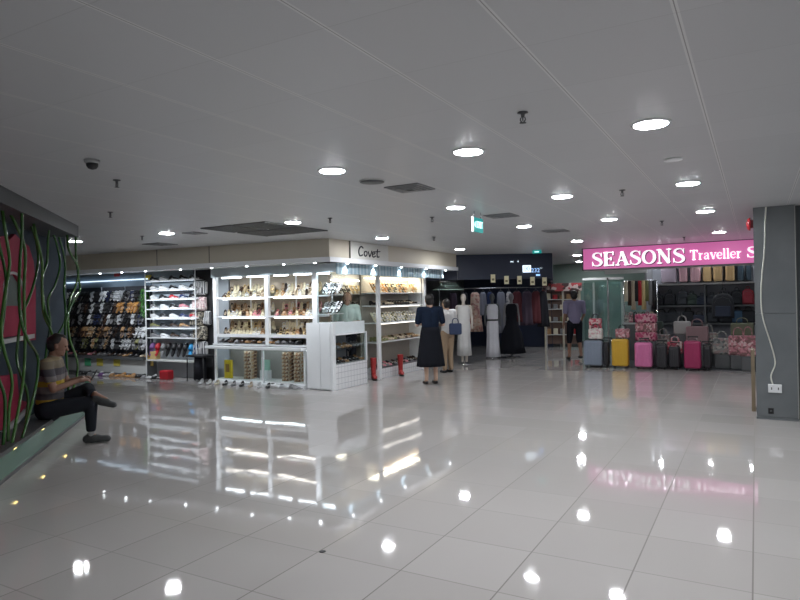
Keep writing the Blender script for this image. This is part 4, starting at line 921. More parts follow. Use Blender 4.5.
struct('wall_kiosk_end', MB().box(-8.5, -6.7, 13.0, 13.1, 0, 2.33, mat('kiosk_end', (.10, .10, .12), .6)))
# red boots by the opening
rb = mat('red_rubber', (.38, .03, .03), .3)
for i, (px, w) in enumerate(((375, 'left of the white post'), (393, 'right of the white post'))):
    yb2 = at_x(px, 360, -6.68 if i else -6.62).y; t = thing('boot', 'tall red boot standing ' + w, 'boot', (-6.66 if i == 0 else -6.5, yb2+(.0 if i == 0 else .0), 0), -PI/4, 'red boots at the kiosk side')
    MB().rings([[(.055*s*math.cos(a)+dx, .05*s*math.sin(a), z) for a in [2*PI*q/16 for q in range(16)]] for z, s, dx in ((.03, 1.0, 0), (.12, .95, 0), (.25, 1.05, 0), (.42, 1.25, 0), (.44, 1.28, 0))], rb).obj('shaft', t)
    MB().rings([[(x, .048*w_*math.cos(a), .03+h*(.5+.5*math.sin(a))) for a in [2*PI*q/12 for q in range(12)]] for x, w_, h in ((-.055, .8, .10), (.02, .95, .11), (.08, 1, .08), (.14, .9, .06), (.165, .5, .03))], rb).obj('foot', t)
    MB().prism([(p[1]+.055, p[0]) for p in outline(.24, .1)], 0, .03, black).obj('sole', t)
sg = MB().box(-6.58, -6.53, SY1+.02, SY1+.05, 0, .9, chrome).obj('stanchion'); tag(sg, 'slim metal post closing the kiosk counter opening', 'post')
# ------------------------------------------------------------------ dress shop at the back left
DA, DB = Vector((-7.6, 13.35)), Vector((-4.32, 15.2))
struct('wall_dress_shop', wallseg((-8.6, 19.6), (-5.6, 19.6), .1, 0, CH, navy))
struct('wall_dress_side', wallseg((-4.40, 15.3), (-5.72, 20.0), -.06, 1.98, CH, navy))
struct('trim_4', wallseg(DA, DB, .12, 2.04, CH, navy))
ds = thing('lit_sign', 'small white and blue lit lettering on the dark shop fascia', 'sign')
dd = (DB-DA).normalized(); ang = math.atan2(dd.y, dd.x)
def onf(px, py, off=.015):
    d = ray(px, py); nrm = Vector((dd.y, -dd.x, 0)); P0 = Vector((DA.x, DA.y, 0)) + nrm*off; k = (P0.dot(nrm))/(d.dot(nrm)); return Vector((0, 0, H))+d*k
sw = mat('sign_cool_white', (.8, .9, 1), emit=(.75, .9, 1), es=1.6, var=0); sbm = mat('sign_blue', (.3, .5, .9), emit=(.35, .6, 1), es=1.2, var=0)
p = onf(526.8, 268.8); mb = MB(); mb.box(-.1, .1, -.01, .0, -.085, .085, sw, Matrix.Translation(p) @ rotz(ang)); mb.obj('white_block', ds)
put_text('00', .16, navy, onf(526.8, 268.8, .03), (PI/2, 0, ang), ds); put_text('232', .14, sbm, onf(535.5, 270.5), (PI/2, 0, ang), ds); put_text('...', .1, sw, onf(541, 267), (PI/2, 0, ang), ds)
MB().box(-.05, .05, -.01, 0, -.02, .02, sbm, Matrix.Translation(onf(538, 275)) @ rotz(ang)).obj('blue_mark', ds)
for px, tx in ((512, 'mc'), (518, '4')): put_text(tx, .07, sw, onf(px, 261.5), (PI/2, 0, ang), ds)
cardm = mat('cream_card', (.92, .86, .6), .7, emit=(.6, .5, .3), es=0, var=.05)
for i, (px, py) in enumerate(((493, 278.5), (506.5, 280), (519.5, 280), (532.5, 281), (544.5, 281.5))):
    p = onf(px, py, .03); t = thing('price_tag', f'cream card hanging under the dark fascia, {nth(i+1)} from the left', 'card', p, ang, 'cream cards under the dark fascia')
    MB().box(-.055, .055, -.004, .004, -.1, .1, cardm).obj('card', t); MB().box(-.03, .03, -.007, -.004, -.05, .0, mat('card_print', (.3, .25, .15), .7)).obj('print', t); MB().box(-.001, .001, -.001, .001, .1, .3, black).obj('string', t)

def garment(name, label, loc, rz, w0, w1, h, m, folds=7, cat='dress', group=None, depth=.35, waist=None, straps=True, hanger=True):
    t = thing(name, label, cat, loc, rz, group); R = []; n = 44
    for i in range(11):
        f = i/10; w = w0+(w1-w0)*f
        if waist and f < .6: w = w0*(1-.25*math.sin(PI*min(1, f/.45)/1.0)) if f < .45 else w0+(w1-w0)*(f-.3)
        am = .03+.10*f
        R.append([(w*math.cos(a)*(1+am*math.cos(folds*a)), w*depth*math.sin(a)*(1+am*2*math.cos(folds*a+1)), -h*f) for a in [2*PI*q/n for q in range(n)]])
    R.insert(0, [(x*.55, y*.5, .05) for x, y, z in R[0]])
    MB().rings(R, m).obj('cloth', t)
    if hanger:
        MB().tube(smoothc([(-w0*.95, 0, .0), (0, 0, .09), (w0*.95, 0, .0)], 4), .006, dgrey, 6).obj('hanger', t)
        MB().tube(smoothc([(0, 0, .08), (0, 0, .14), (.025, 0, .165), (.04, 0, .15)], 3), .004, chrome, 6).obj('hook', t)
    return t
racks = thing('clothes_rail', 'chrome rail carrying long dresses at the dark shop entrance', 'clothes rail')
R0, R1 = Vector((-7.7, 15.85, 1.86)), Vector((-5.1, 17.3, 1.86))
MB().tube([R0, R1], .014, chrome, 8).obj('rail', racks)
for p in (R0, R1): MB().tube([p, Vector((p.x, p.y, 0.02))], .014, chrome, 8).obj('upright', racks)
def onr(px):
    d = ray(px, 300); a = R0.xy; b = R1.xy; e = (b-a); # solve a+e*s = d*k
    det = e.x*(-d.y)+d.x*e.y; s = ((-a.x)*(-d.y)-(-d.x)*(-a.y))/det if abs(det) > 1e-9 else 0
    return a+e*s
def onr2(px):
    d = ray(px, 300); a = R0.xy; e = R1.xy-a; s = (a.y*d.x-a.x*d.y)/(e.x*d.y-e.y*d.x); return a+e*s
coral = spots('coral_print', [(.55, .33, .25), (.62, .42, .32), (.42, .2, .18), (.6, .46, .36)], 16); greyd = mat('grey_dress', (.22, .22, .26), .85); greypr = spots('grey_print', [(.45, .44, .45), (.25, .24, .28), (.55, .5, .5)], 20)
darkr = mat('dark_red_cloth', (.10, .03, .035), .85); plum = mat('plum_cloth', (.07, .05, .07), .85)
for px, w, h, m, nm in ((453, .12, .8, plum, 'plum'), (464, .13, .9, blackf, 'plain black'), (475, .15, 1.05, coral, 'coral patterned long'), (483, .1, .6, greyd, 'short dark grey'), (490, .10, .75, mat('dark_blue_cloth', (.03, .04, .09), .9), 'dark blue'), (501, .13, 1.1, greyd, 'long grey'), (509, .09, .65, greypr, 'pale printed'), (517, .15, .8, darkr, 'dark red'), (527, .16, .9, plum, 'deep plum'), (536, .14, .85, darkr, 'maroon'), (543, .13, .95, blackf, 'black end-of-rail')):
    q = onr2(px); garment('dress', f'{nm} dress hanging from the chrome rail in the dark shop', (q.x, q.y, 1.70), ang, w*.8, w*1.25, h, m, group='dresses on the chrome rail')
def mannequin(label, loc, rz, m, w0=.15, w1=.26, h=1.25, skinm=None, z=1.42, belt=None):
    t = thing('mannequin', label, 'mannequin', loc, rz); sk = skinm or white
    mobj(blob([('c', (0, 0, 1.12), (0, 0, 1.2), .09, .085), ('c', (0, .05, 1.2), (0, .05, 1.34), .085, .08), ('c', (0, -.05, 1.2), (0, -.05, 1.34), .085, .08), ('c', (0, .15, 1.39), (0, -.15, 1.39), .04, .04), ('c', (0, 0, 1.4), (.01, 0, 1.5), .045, .04), ('e', (.01, 0, 1.6), (.085, .07, .105)),
                ('c', (0, .16, 1.38), (-.01, .2, 1.1), .035, .028), ('c', (-.01, .2, 1.1), (.05, .2, .86), .028, .02), ('c', (0, -.16, 1.38), (-.01, -.2, 1.1), .035, .028), ('c', (-.01, -.2, 1.1), (.05, -.2, .86), .028, .02),
                ('c', (0, 0, 1.1), (0, 0, .95), .1, .12), ('c', (0, .07, .9), (.01, .06, .5), .07, .05), ('c', (.01, .06, .5), (0, .05, .08), .045, .03), ('c', (0, -.07, .9), (.01, -.06, .5), .07, .05), ('c', (.01, -.06, .5), (0, -.05, .08), .045, .03)], sk, .012), 'body', t)
    R = []; n = 44
    for f, wd in ((0, .10), (.04, .145), (.12, .155), (.3, .142), (.42, .16), (.6, .6), (.8, .8), (1, 1)):
        w = wd if f < .5 else w0+(w1-w0)*(wd-.3)/.7; R.append([(w*.92*math.cos(a)*(1+.06*f*math.cos(9*a)), w*math.sin(a)*(1+.06*f*math.cos(9*a)), z-h*f) for a in [2*PI*q/n for q in range(n)]])
    MB().rings(R, m).obj('dress', t)
    if belt: MB().lathe([(.152, z-h*.3-.02), (.154, z-h*.3+.02)], belt, 24, sy=1.0).obj('belt', t)
    MB().lathe([(.15, 0), (.15, .012), (.02, .02), (.012, .1)], chrome, 24).obj('stand', t); return t
mannequin('mannequin in a white dress beyond the two women', (-6.12, 13.9, 0), -1.2, whitecl, .13, .17, 1.2, skinm=mat('mannequin_pale', (.6, .55, .5), .4))
mannequin('mannequin in a long white gown with black belt in front of the dark shop', (at_y(492, 300, 15.55).x, 15.55, 0), -1.0, mat('ivory_cloth', (.78, .78, .84), .85), .13, .185, 1.38, skinm=dgrey, belt=black)
mannequin('mannequin in a wide black gown right of the white gown', (at_y(511, 300, 15.9).x, 15.9, 0), -1.0, blackcl, .2, .34, 1.3, skinm=mat('mannequin_grey', (.2, .19, .2), .5))
pb = thing('platform', 'low dark platform of the dress shop', 'platform'); wallseg((-7.7, 14.6), (-4.7, 16.3), .5, 0, .0, navy)
bpy.data.objects.remove(pb)
# wall scribbles of hangers (white wire hangers rack) left
wh = thing('hanger_rack', 'small rack of pale wire hangers over the two women', 'rack', (-6.22, 13.3, 0))
MB().tube([(0, -.45, 1.98), (0, .5, 1.98)], .01, chrome, 8).obj('rail', wh)
for i in range(6):
    yy = -.4+i*.16; MB().tube(smoothc([(0, yy, 1.97), (.0, yy, 1.92), (.02, yy+.02, 1.9)], 3) + [Vector((.19, yy+.04, 1.80)), Vector((-.19, yy-.02, 1.80)), Vector((0.02, yy+.02, 1.9))], .005, mat('hanger_mint', (.4, .55, .5), .5), 5).obj('hanger', wh)
for yy in (-.45, .5): MB().cyl((0, yy, 1.98), .006, .35, chrome, 6).obj('support', wh)

# ------------------------------------------------------------------ far glass shop front (green)
greenp = mat('green_grey_panel', (.27, .36, .32), .5, scale=2)
struct('trim_5', MB().box(-8.6, 4, 20.9, 21.05, 2.02, CH, greenp))
fg = thing('shop_window', 'green-tinted glass shop front at the far end of the passage', 'shop front')
MB().box(-5.7, -1.0, 20.96, 20.97, .1, 2.02, gglass).obj('glass_pane', fg)
for x in (-5.7, -4.6, -3.72, -2.8, -1.9, -1.0): MB().box(x-.03, x+.03, 20.93, 20.99, 0, 2.02, lgrey).obj('mullion', fg)
MB().box(-5.7, -1, 20.93, 21.0, 0, .1, dgrey).obj('sill', fg)
t = thing('shop_light', 'unseen glow panel added inside the far glass-fronted shop as fill', 'ceiling light', (-3.8, 21.22, CH)); MB().box(-1.7, 1.7, -.06, .06, -.03, -.001, mat('far_fill_glow', (1, 1, 1), emit=(.85, 1, .94), es=9, var=0)).obj('panel', t)  # unseen panel added behind the lintel to brighten the far glass
struct('wall_far_shop', MB().box(-5.7, -1.0, 21.4, 21.5, 0, 2.6, mat('far_shop_wall', (.42, .45, .45), .6)))
struct('wall_far_left', MB().box(-8.6, -5.7, 20.95, 21.05, 0, 2.02, mat('far_left', (.12, .11, .12), .6)))
# goods rack in front of it
gr = thing('goods_rack', 'tall display rack of colourful goods in the far passage', 'rack', (at_y(562, 300, 19.6).x, 19.6, 0), .3)
MB().box(-.55, .55, .1, .14, .1, 1.75, mat('rack_brown', (.16, .10, .08), .7)).obj('back_panel', gr)
for x in (-.55, .0, .5): MB().box(x, x+.06, -.05, .14, 0, 1.75, mat('rack_cream', (.55, .5, .4), .6)).obj('post', gr)
MB().box(-.6, .6, -.08, .14, 1.75, 2.0, spots('red_header', [(.35, .04, .05), (.06, .03, .03), (.5, .4, .38), (.3, .05, .05)], 10)).obj('header', gr)
for z in (.4, .8, 1.2, 1.5): MB().box(-.5, .5, -.05, .1, z-.02, z, lgrey).obj('shelf', gr)
for r, z in enumerate((.4, .8, 1.2, 1.5)):
    for c in range(5):
        m, nm = random.choice([(COL['tan'], 'tan'), (COL['red'], 'red'), (COL['cream'], 'cream'), (COL['olive'], 'olive'), (COL['grey'], 'grey')])
        o = MB().rbox(-.07, .07, -.05, .05, 0, random.uniform(.12, .2), m, .02).obj('packet'); o.matrix_world = Matrix.Translation(gr.location) @ rotz(.3) @ Matrix.Translation((-.42+c*.21, .02, z)); tag(o, f'{nm} packet, {nth(c+1)} from left on level {["one", "two", "three", "four"][r]} of the far goods rack', 'packet', 'packets on the far goods rack')

# ------------------------------------------------------------------ SEASONS shop
SYF = 14.35
struct('trim_6', MB().box(-3.38, 4, SYF+.13, SYF+.25, 2.14, CH, lgrey))
pkf = bands('sign_pink_x', [(0, (.6, .1, .35))], 'X')
def sign_pink():
    m = bpy.data.materials.new('sign_pink'); m.use_nodes = True; nt = m.node_tree; b = nt.nodes['Principled BSDF']
    b.inputs['Base Color'].default_value = (.55, .10, .32, 1); b.inputs['Emission Color'].default_value = (.66, .17, .42, 1); b.inputs['Emission Strength'].default_value = .58; b.inputs['Roughness'].default_value = .3; return m
ss = thing('shop_sign', 'long pink illuminated sign reading SEASONS Traveller', 'sign')
MB().box(-3.36, 1.2, SYF-.02, SYF+.12, 2.175, 2.635, sign_pink()).obj('face', ss)
fr = MB(); fr.box(-3.39, 1.2, SYF-.035, SYF+.12, 2.635, 2.65, dgrey); fr.box(-3.39, 1.2, SYF-.035, SYF+.12, 2.155, 2.175, dgrey); fr.box(-3.39, -3.36, SYF-.035, SYF+.12, 2.155, 2.65, dgrey); fr.obj('frame', ss)
lw = mat('sign_letter_white', (.95, .9, .95), .4, emit=(1, .93, .98), es=.95, var=0); lsh = mat('sign_letter_shadow', (.12, .03, .10), .5, var=0)
def sx(px): return at_y(px, 256, SYF).x
xa, xb = sx(592), sx(686)
mb = MB(); word(mb, 'SEASONS', .30, xa+.015, 2.225, SYF-.035, lsh, xb-xa); mb.obj('letter_shadow', ss)
mb = MB(); word(mb, 'SEASONS', .30, xa, 2.24, SYF-.05, lw, xb-xa); mb.obj('lettering', ss)
mb = MB(); word(mb, 'Traveller', .20, sx(690), 2.285, SYF-.05, lw, sx(742)-sx(690)); mb.obj('lettering', ss)
mb = MB(); word(mb, 'S', .21, sx(747), 2.285, SYF-.05, lw, .19); mb.obj('lettering', ss)
struct('floor_travel_shop', MB().box(-3.3, 4, SYF+.12, 18.2, .0, .012, mat('dark_shop_floor', (.05, .055, .065), .4)))
SB = 17.6
struct('wall_travel_shop', MB().box(-2.35, 4, SB, SB+.1, 0, CH, mat('travel_wall', (.28, .29, .33), .6)))
struct('wall_travel_left', MB().box(-2.40, -2.35, 16.6, SB, 0, CH, mat('travel_side', (.3, .31, .33), .6)))
struct('trim_7', MB().box(-3.3, -2.3, 16.3, 16.4, 2.12, CH, lgrey))
# shelves on the back wall
ws = thing('bag_shelf', 'long dark wall shelves carrying suitcases and bags', 'shelf')
zt = at_y(700, 283, SB-.2).z
for z, n_ in ((zt, 'shelf'), (1.30, 'shelf'), (.86, 'shelf')): MB().box(-2.30, 1.5, SB-.42, SB-.001, z-.04, z, mat('shelf_grey', (.35, .34, .33), .5) if z == zt else dgrey).obj('shelf', ws)
for x in (-2.3, -1.1, .1, 1.3): MB().box(x-.02, x+.02, SB-.40, SB-.001, .012, zt-.04, dgrey).obj('bracket', ws)

def suitcase(label, loc, rz, w, h, d, m, group=None, small=False, handle=True, ribs=5):
    t = thing('suitcase', label, 'suitcase', loc, rz, group); z0 = .05 if not small else .03
    mb = MB(); mb.rbox(-w/2, w/2, -d/2, d/2, z0, h, m, min(.045, d*.2), 4); 
    for i in range(ribs):
        x = -w/2+w*(i+1)/(ribs+1)
        for s in (-1, 1): mb.rbox(x-.010, x+.010, s*d/2-.006, s*d/2+.006, z0+.06, h-.06, m, .004, 1)
    shl = mb.obj('shell', t)
    MB().rbox(-w/2-.003, w/2+.003, -.006, .006, z0-.003, h+.003, black, .003, 1).obj('zip_seam', t)
    MB().tube(smoothc([(-.07, 0, h-.005), (-.06, 0, h+.03), (.06, 0, h+.03), (.07, 0, h-.005)], 3), .010, black, 6).obj('grip', shl)
    if handle:
        mb = MB()
        for s in (-1, 1): mb.cyl((s*.08, d*.35, h-.02), .007, .09, chrome, 8)
        mb.box(-.1, .1, d*.35-.012, d*.35+.012, h+.065, h+.09, black); mb.obj('trolley_handle', t)
    if not small:
        for sx_ in (-1, 1):
            for sy_ in (-1, 1):
                mb = MB(); mb.cyl((sx_*(w/2-.045)-.010, sy_*(d/2-.045), .025), .024, .02, black, 12, axis='X'); mb.box(sx_*(w/2-.045)-.014, sx_*(w/2-.045)+.014, sy_*(d/2-.045)-.012, sy_*(d/2-.045)+.012, .03, .06, black); mb.obj('wheel', t)
    return t
# top row suitcases
rose = mat('rose_case', (.50, .30, .34), .4); gold_ = mat('gold_case', (.52, .36, .18), .4); lil = mat('lilac_case', (.42, .35, .42), .4); teal = mat('dark_teal_case', (.05, .08, .11), .4)
for i, (a, b, m, nm) in enumerate([(661, 677.5, lil, 'widest pale lilac'), (679, 688, rose, 'first rose'), (690, 701, rose, 'second rose'), (702.5, 712, gold_, 'first gold'), (713, 723.5, gold_, 'second gold'), (725, 735, gold_, 'third gold'), (737, 744, teal, 'first dark teal'), (745.5, 752, teal, 'second dark teal')]):
    xa_, xb_ = at_y(a, 275, SB-.22).x, at_y(b, 275, SB-.22).x
    suitcase(f'{nm} suitcase on the top wall shelf, {nth(i+1)} from the left', ((xa_+xb_)/2, SB-.22, zt), 0, xb_-xa_-.02, .52, .22, m, 'suitcases on the top wall shelf', small=True, handle=False, ribs=3)
# backpacks
def backpack_parts(w, h, d, m, t, m2=None):
    out = [(-w/2, 0), (w/2, 0), (w/2, h*.62), (w*.42, h*.86), (w*.25, h*.97), (0, h), (-w*.25, h*.97), (-w*.42, h*.86), (-w/2, h*.62)]
    mb = MB(); n = len(out); Rr = []
    for y, s in ((-d/2, .82), (-d*.42, .94), (-d*.2, 1), (d*.3, 1), (d/2, .92)): Rr.append([(x*s, y, h/2+(z-h/2)*s) for x, z in out])
    mb.rings(Rr, m, smooth=False); mb.obj('body', t)
    MB().rbox(-w*.34, w*.34, -d/2-.035, -d/2+.02, h*.08, h*.5, m2 or m, .015, 2).obj('pocket', t)
    MB().tube(smoothc([(-.04, 0, h*.98), (-.03, 0, h+.05), (.03, 0, h+.05), (.04, 0, h*.98)], 3), .008, m, 6).obj('handle', t)
    MB().tube([(-w*.38, -d/2, h*.6), (-w*.28, -d*.5, h*.78), (0, -d*.5, h*.86), (w*.28, -d*.5, h*.78), (w*.38, -d/2, h*.6)], .003, dgrey, 5).obj('zip', t)
bk = [mat('bag_black', (.02, .022, .028), .7), mat('bag_navy', (.03, .04, .07), .7), mat('bag_charcoal', (.05, .055, .065), .7), mat('bag_maroon', (.35, .04, .06), .7), mat('bag_blue', (.04, .09, .16), .7), mat('bag_dark_green', (.04, .06, .05), .7)]
bn_ = ['black', 'navy', 'charcoal', 'maroon', 'dark blue', 'dark green']
row2 = [(658, 0, .3), (670, 0, .34), (683, 2, .36), (692, 5, .30), (702, 1, .24), (712, 2, .26), (724, 0, .36), (737, 0, .36), (748, 3, .38)]
for i, (px, c, h) in enumerate(row2):
    p = at_y(px, 300, SB-.22); w = .27; t = thing('backpack', f'{bn_[c]} backpack on the second wall shelf, {nth(i+1)} from the left', 'backpack', (p.x, SB-.22, 1.30), 0, 'backpacks on the second wall shelf'); backpack_parts(w, h, .16, bk[c], t)
row3 = [(661, 2, .26, .4), (672, 2, .26, .4), (688, 0, .3, .26), (699, 1, .2, .3), (712, 2, .28, .26), (726, 0, .36, .30), (737, 4, .3, .26), (748, 0, .3, .3)]
for i, (px, c, h, w) in enumerate(row3):
    p = at_y(px, 300, SB-.22); t = thing('duffel_bag', f'{bn_[c]} travel bag on the third wall shelf, {nth(i+1)} from the left', 'bag', (p.x, SB-.22, .86), 0, 'travel bags on the third wall shelf')
    MB().rbox(-w/2, w/2, -.1, .1, 0, h, bk[c], .05, 3).obj('body', t)
    for s in (-1, 1): MB().tube(smoothc([(-w*.25, s*.06, h-.02), (-w*.15, s*.05, h+.07), (w*.15, s*.05, h+.07), (w*.25, s*.06, h-.02)], 3), .008, black, 6).obj('handle', t)
# large hanging black backpack
t = thing('backpack', 'large black backpack hanging in the middle of the travel shop', 'backpack', (at_y(723, 310, 16.4).x, 16.4, 1.0)); backpack_parts(.46, .58, .2, bk[0], t, bk[1])
MB().tube([(0, .05, .58), (0, .05, CH-1.0)], .006, chrome, 6).obj('strap', t)
# luggage line at the front
gry = mat('case_blue_grey', (.22, .26, .33), .35); ylw = mat('case_yellow', (.60, .36, .035), .35); pnk = mat('case_pink', (.62, .17, .36), .35); mag = mat('case_magenta', (.35, .03, .11), .35); blk = mat('case_black', (.03, .03, .035), .4)
def front_case(px0, px1, pyt, pyb, Y, m, nm, d=.24):
    a = at_y(px0, pyt, Y); b = at_y(px1, pyb, Y); ctr = (a.x+b.x)/2
    return suitcase(nm, (ctr, Y+d/2, .013 if Y > SYF else 0), 0, b.x-a.x, a.z-(.013 if Y > SYF else 0), d, m)
front_case(583, 602, 340.5, 368, 14.10, gry, 'blue-grey suitcase at the left end of the front luggage row')
front_case(603, 608.5, 342, 369, 14.16, blk, 'narrow dark suitcase between the blue-grey and yellow ones')
front_case(611, 628, 339, 368, 14.12, ylw, 'mustard yellow suitcase in the front luggage row')
front_case(634, 652, 342.5, 369, 14.12, pnk, 'pink suitcase in the front luggage row')
front_case(655, 667, 345, 369, 14.2, blk, 'black suitcase right of the pink suitcase', )
front_case(668, 680, 347, 369, 14.25, blk, 'black suitcase left of the magenta suitcase')
front_case(683.5, 701, 341, 369.5, 14.14, mag, 'deep magenta suitcase in the front luggage row')
front_case(703, 711, 346, 369, 14.3, blk, 'narrow black suitcase right of the magenta suitcase')
# floral bags
fl1 = spots('red_floral', [(.55, .08, .12), (.62, .5, .48), (.4, .04, .08), (.65, .35, .36)], 26); fl2 = spots('white_floral', [(.62, .58, .54), (.55, .32, .34), (.5, .47, .44), (.66, .62, .6)], 26)
fl3 = spots('magenta_floral', [(.42, .06, .14), (.5, .18, .25), (.24, .03, .08), (.55, .3, .34)], 22); fl4 = spots('pink_floral', [(.5, .22, .25), (.35, .13, .16), (.58, .42, .42), (.2, .1, .1)], 24); fl5 = spots('grey_leaf', [(.25, .26, .25), (.4, .38, .34), (.12, .13, .13), (.3, .22, .22)], 22)
def bagat(px0, px1, pyt, pyb, Y, d, m, label, m2=None, group=None):
    a = at_y(px0, pyt, Y); b = at_y(px1, pyb, Y); return handbag(((a.x+b.x)/2, Y+d/2, b.z), 0, b.x-a.x, (a.z-b.z)/1.15, d, m, label, m2 or black, group=group)
bagat(588, 602, 327, 339.3, 14.12, .16, fl2, 'white floral bag standing on the blue-grey suitcase')
bagat(588.5, 601, 317, 329, 14.45, .14, fl1, 'red and white floral bag behind the white floral bag')
q_ = at_y(594.7, 329, 14.45); o = MB().rbox(-.13, .13, 0, .14, .013, q_.z, dgrey, .01).obj('display_stand', None, (q_.x, 14.45, 0)); tag(o, 'dark stand under the red and white floral bag', 'stand')
bagat(615, 629, 327.5, 338, 14.14, .16, fl4, 'pink floral bag standing on the yellow suitcase')
# hanging / stacked printed bags behind
stnd = thing('bag_stand', 'dark stand carrying the tall stack of magenta printed bags', 'stand', (at_y(646, 340, 14.75).x, 14.8, .013)); MB().rbox(-.2, .2, -.12, .12, 0, .55, dgrey, .01).obj('box', stnd)
zst = .565
for i in range(3):
    o = MB().rbox(-.22, .22, -.12, .12, 0, .20, [fl3, fl4, fl3][i], .04).obj('printed_bag', None, (at_y(646, 340, 14.75).x, 14.8, zst+i*.2)); tag(o, f'magenta printed bag, {["lowest", "middle", "topmost"][i]} of the stack behind the pink suitcase', 'bag', 'stack of magenta printed bags')
def stand_bag(px, pyt, w, h, Y, m, nm, c='bag'):
    a = at_y(px, pyt, Y); zb_ = max(.3, a.z-h); t = thing('bag_pedestal', f'dark pedestal under the {nm}', 'pedestal', (a.x, Y, .013)); MB().rbox(-w*.4, w*.4, -.1, .1, 0, zb_-.013, dgrey, .01).obj('box', t)
    return handbag((a.x, Y, zb_), 0, w, h*.8, .2, m, nm)
stand_bag(675, 340, .30, .32, 14.8, fl1, 'red floral bag between pink and magenta suitcases')
stand_bag(663, 331, .3, .4, 15.3, fl5, 'grey leaf-print bag behind the black suitcase')
stand_bag(682, 318, .34, .36, 15.3, mat('pale_grey_bag', (.38, .37, .36), .7), 'pale grey bag on a pedestal in the travel shop')
stand_bag(697, 322, .44, .46, 15.0, mat('dusty_rose_bag', (.24, .15, .16), .7), 'dusty rose bag behind the magenta suitcase')
stand_bag(708, 328, .36, .5, 15.2, fl5, 'grey printed bag right of the dusty rose bag')
stand_bag(722, 336, .36, .42, 14.9, fl5, 'grey leaf-print bag in the right half of the shop')
stand_bag(738, 332, .36, .5, 14.75, fl4, 'pink floral bag near the grey pillar')
stand_bag(748, 336, .3, .52, 14.55, fl4, 'pink floral tote nearest the grey pillar')
stand_bag(742, 320, .44, .34, 15.6, mat('olive_bag', (.16, .17, .11), .7), 'olive bag behind the pink floral bags')
stand_bag(656, 318, .3, .4, 15.6, bk[5], 'dark green bag behind the printed stack')
# hanging colourful things at px 625-655
hr = thing('accessory_rack', 'rack of hanging scarves and accessories inside the travel shop left side', 'rack', (0, 0, 0))
Yh = 16.1; xa2, xb2 = at_y(624, 300, Yh).x, at_y(657, 300, Yh).x
MB().tube([(xa2, Yh, 1.93), (xb2, Yh, 1.93)], .012, chrome, 8).obj('rail', hr)
for x in (xa2, xb2): MB().tube([(x, Yh, .013), (x, Yh, 1.93)], .012, chrome, 8).obj('upright', hr)
sc = [('cream', 'cream'), ('dark brown', 'dark brown'), ('beige', 'beige'), ('black', 'black'), ('red', 'red'), ('gold', 'gold'), ('olive', 'olive'), ('grey', 'grey'), ('black', 'second black')]
for i, (k, nm) in enumerate(sc):
    x = xa2+.06+i*(xb2-xa2-.12)/8; R = [[(.04*(1+.2*f)*math.cos(a)*(1+.15*math.cos(4*a)), .03*math.sin(a)*(1+.15*math.cos(5*a)), 1.93-f*(.5+.1*(i % 3))) for a in [2*PI*q/16 for q in range(16)]] for f in (0, .3, .6, 1)]
    o = MB().rings(R, COL[k]).obj('scarf', None, (x, Yh, 0)); tag(o, f'{nm} scarf on the travel shop rack, {nth(i+1)} from the left', 'scarf', 'scarves on the travel shop rack')
for i in range(7):
    x = xa2+.08+i*(xb2-xa2-.1)/7; m, nm = [(fl5, 'grey'), (fl4, 'pink'), (COL['black'], 'black'), (leo, 'leopard'), (COL['dark brown'], 'brown'), (fl3, 'magenta'), (COL['beige'], 'beige')][i]
    handbag((x, Yh-.1, .92), 0, .13, .18, .08, m, f'small {nm} pouch, {nth(i+1)} from left on the ledge below the scarves', group='pouches below the scarves')
o = thing('ledge', 'grey display ledge below the scarves', 'ledge'); MB().box(xa2, xb2, Yh-.2, Yh-.03, .88, .92, grey).obj('board', o); MB().box(xa2+.03, xb2-.03, Yh-.18, Yh-.05, .013, .88, dgrey).obj('base', o)
# glass partition of shop, left
gp = thing('glass_partition', 'pale green frameless glass partition at the left of the travel shop', 'partition')
Yg = 17.0
MB().box(at_y(584, 300, Yg).x, at_y(623, 300, Yg).x, Yg, Yg+.012, .02, 2.0, gglass).obj('pane', gp)
MB().box(at_y(608, 300, Yg).x-.02, at_y(608, 300, Yg).x+.02, Yg-.01, Yg+.02, 0, 2.05, chrome).obj('post', gp)
MB().box(at_y(583, 300, Yg).x, at_y(624, 300, Yg).x, Yg-.01, Yg+.02, 2.0, 2.06, lgrey).obj('top_rail', gp)
# shop interior lights
for x, y in ((-1.6, 15.9), (.6, 15.9)):
    t = thing('shop_light', 'square lit ceiling panel inside the travel shop' + (' left' if x < 0 else ' right'), 'ceiling light', (x, y, CH), 0); MB().box(-.3, .3, -.15, .15, -.02, -.001, mat('shop_panel_glow', (1, 1, 1), emit=(.85, .92, 1), es=9, var=0)).obj('panel', t)
t = thing('shop_light', 'ceiling strip light added to brighten the dark dress shop', 'ceiling light', (-6.2, 16.0, CH)); MB().box(-.5, .5, -.06, .06, -.03, -.001, mat('dress_fill_glow', (1, 1, 1), emit=(.75, .85, 1), es=16, var=0)).obj('panel', t)  # strip light added to lift the dark dress shop interior

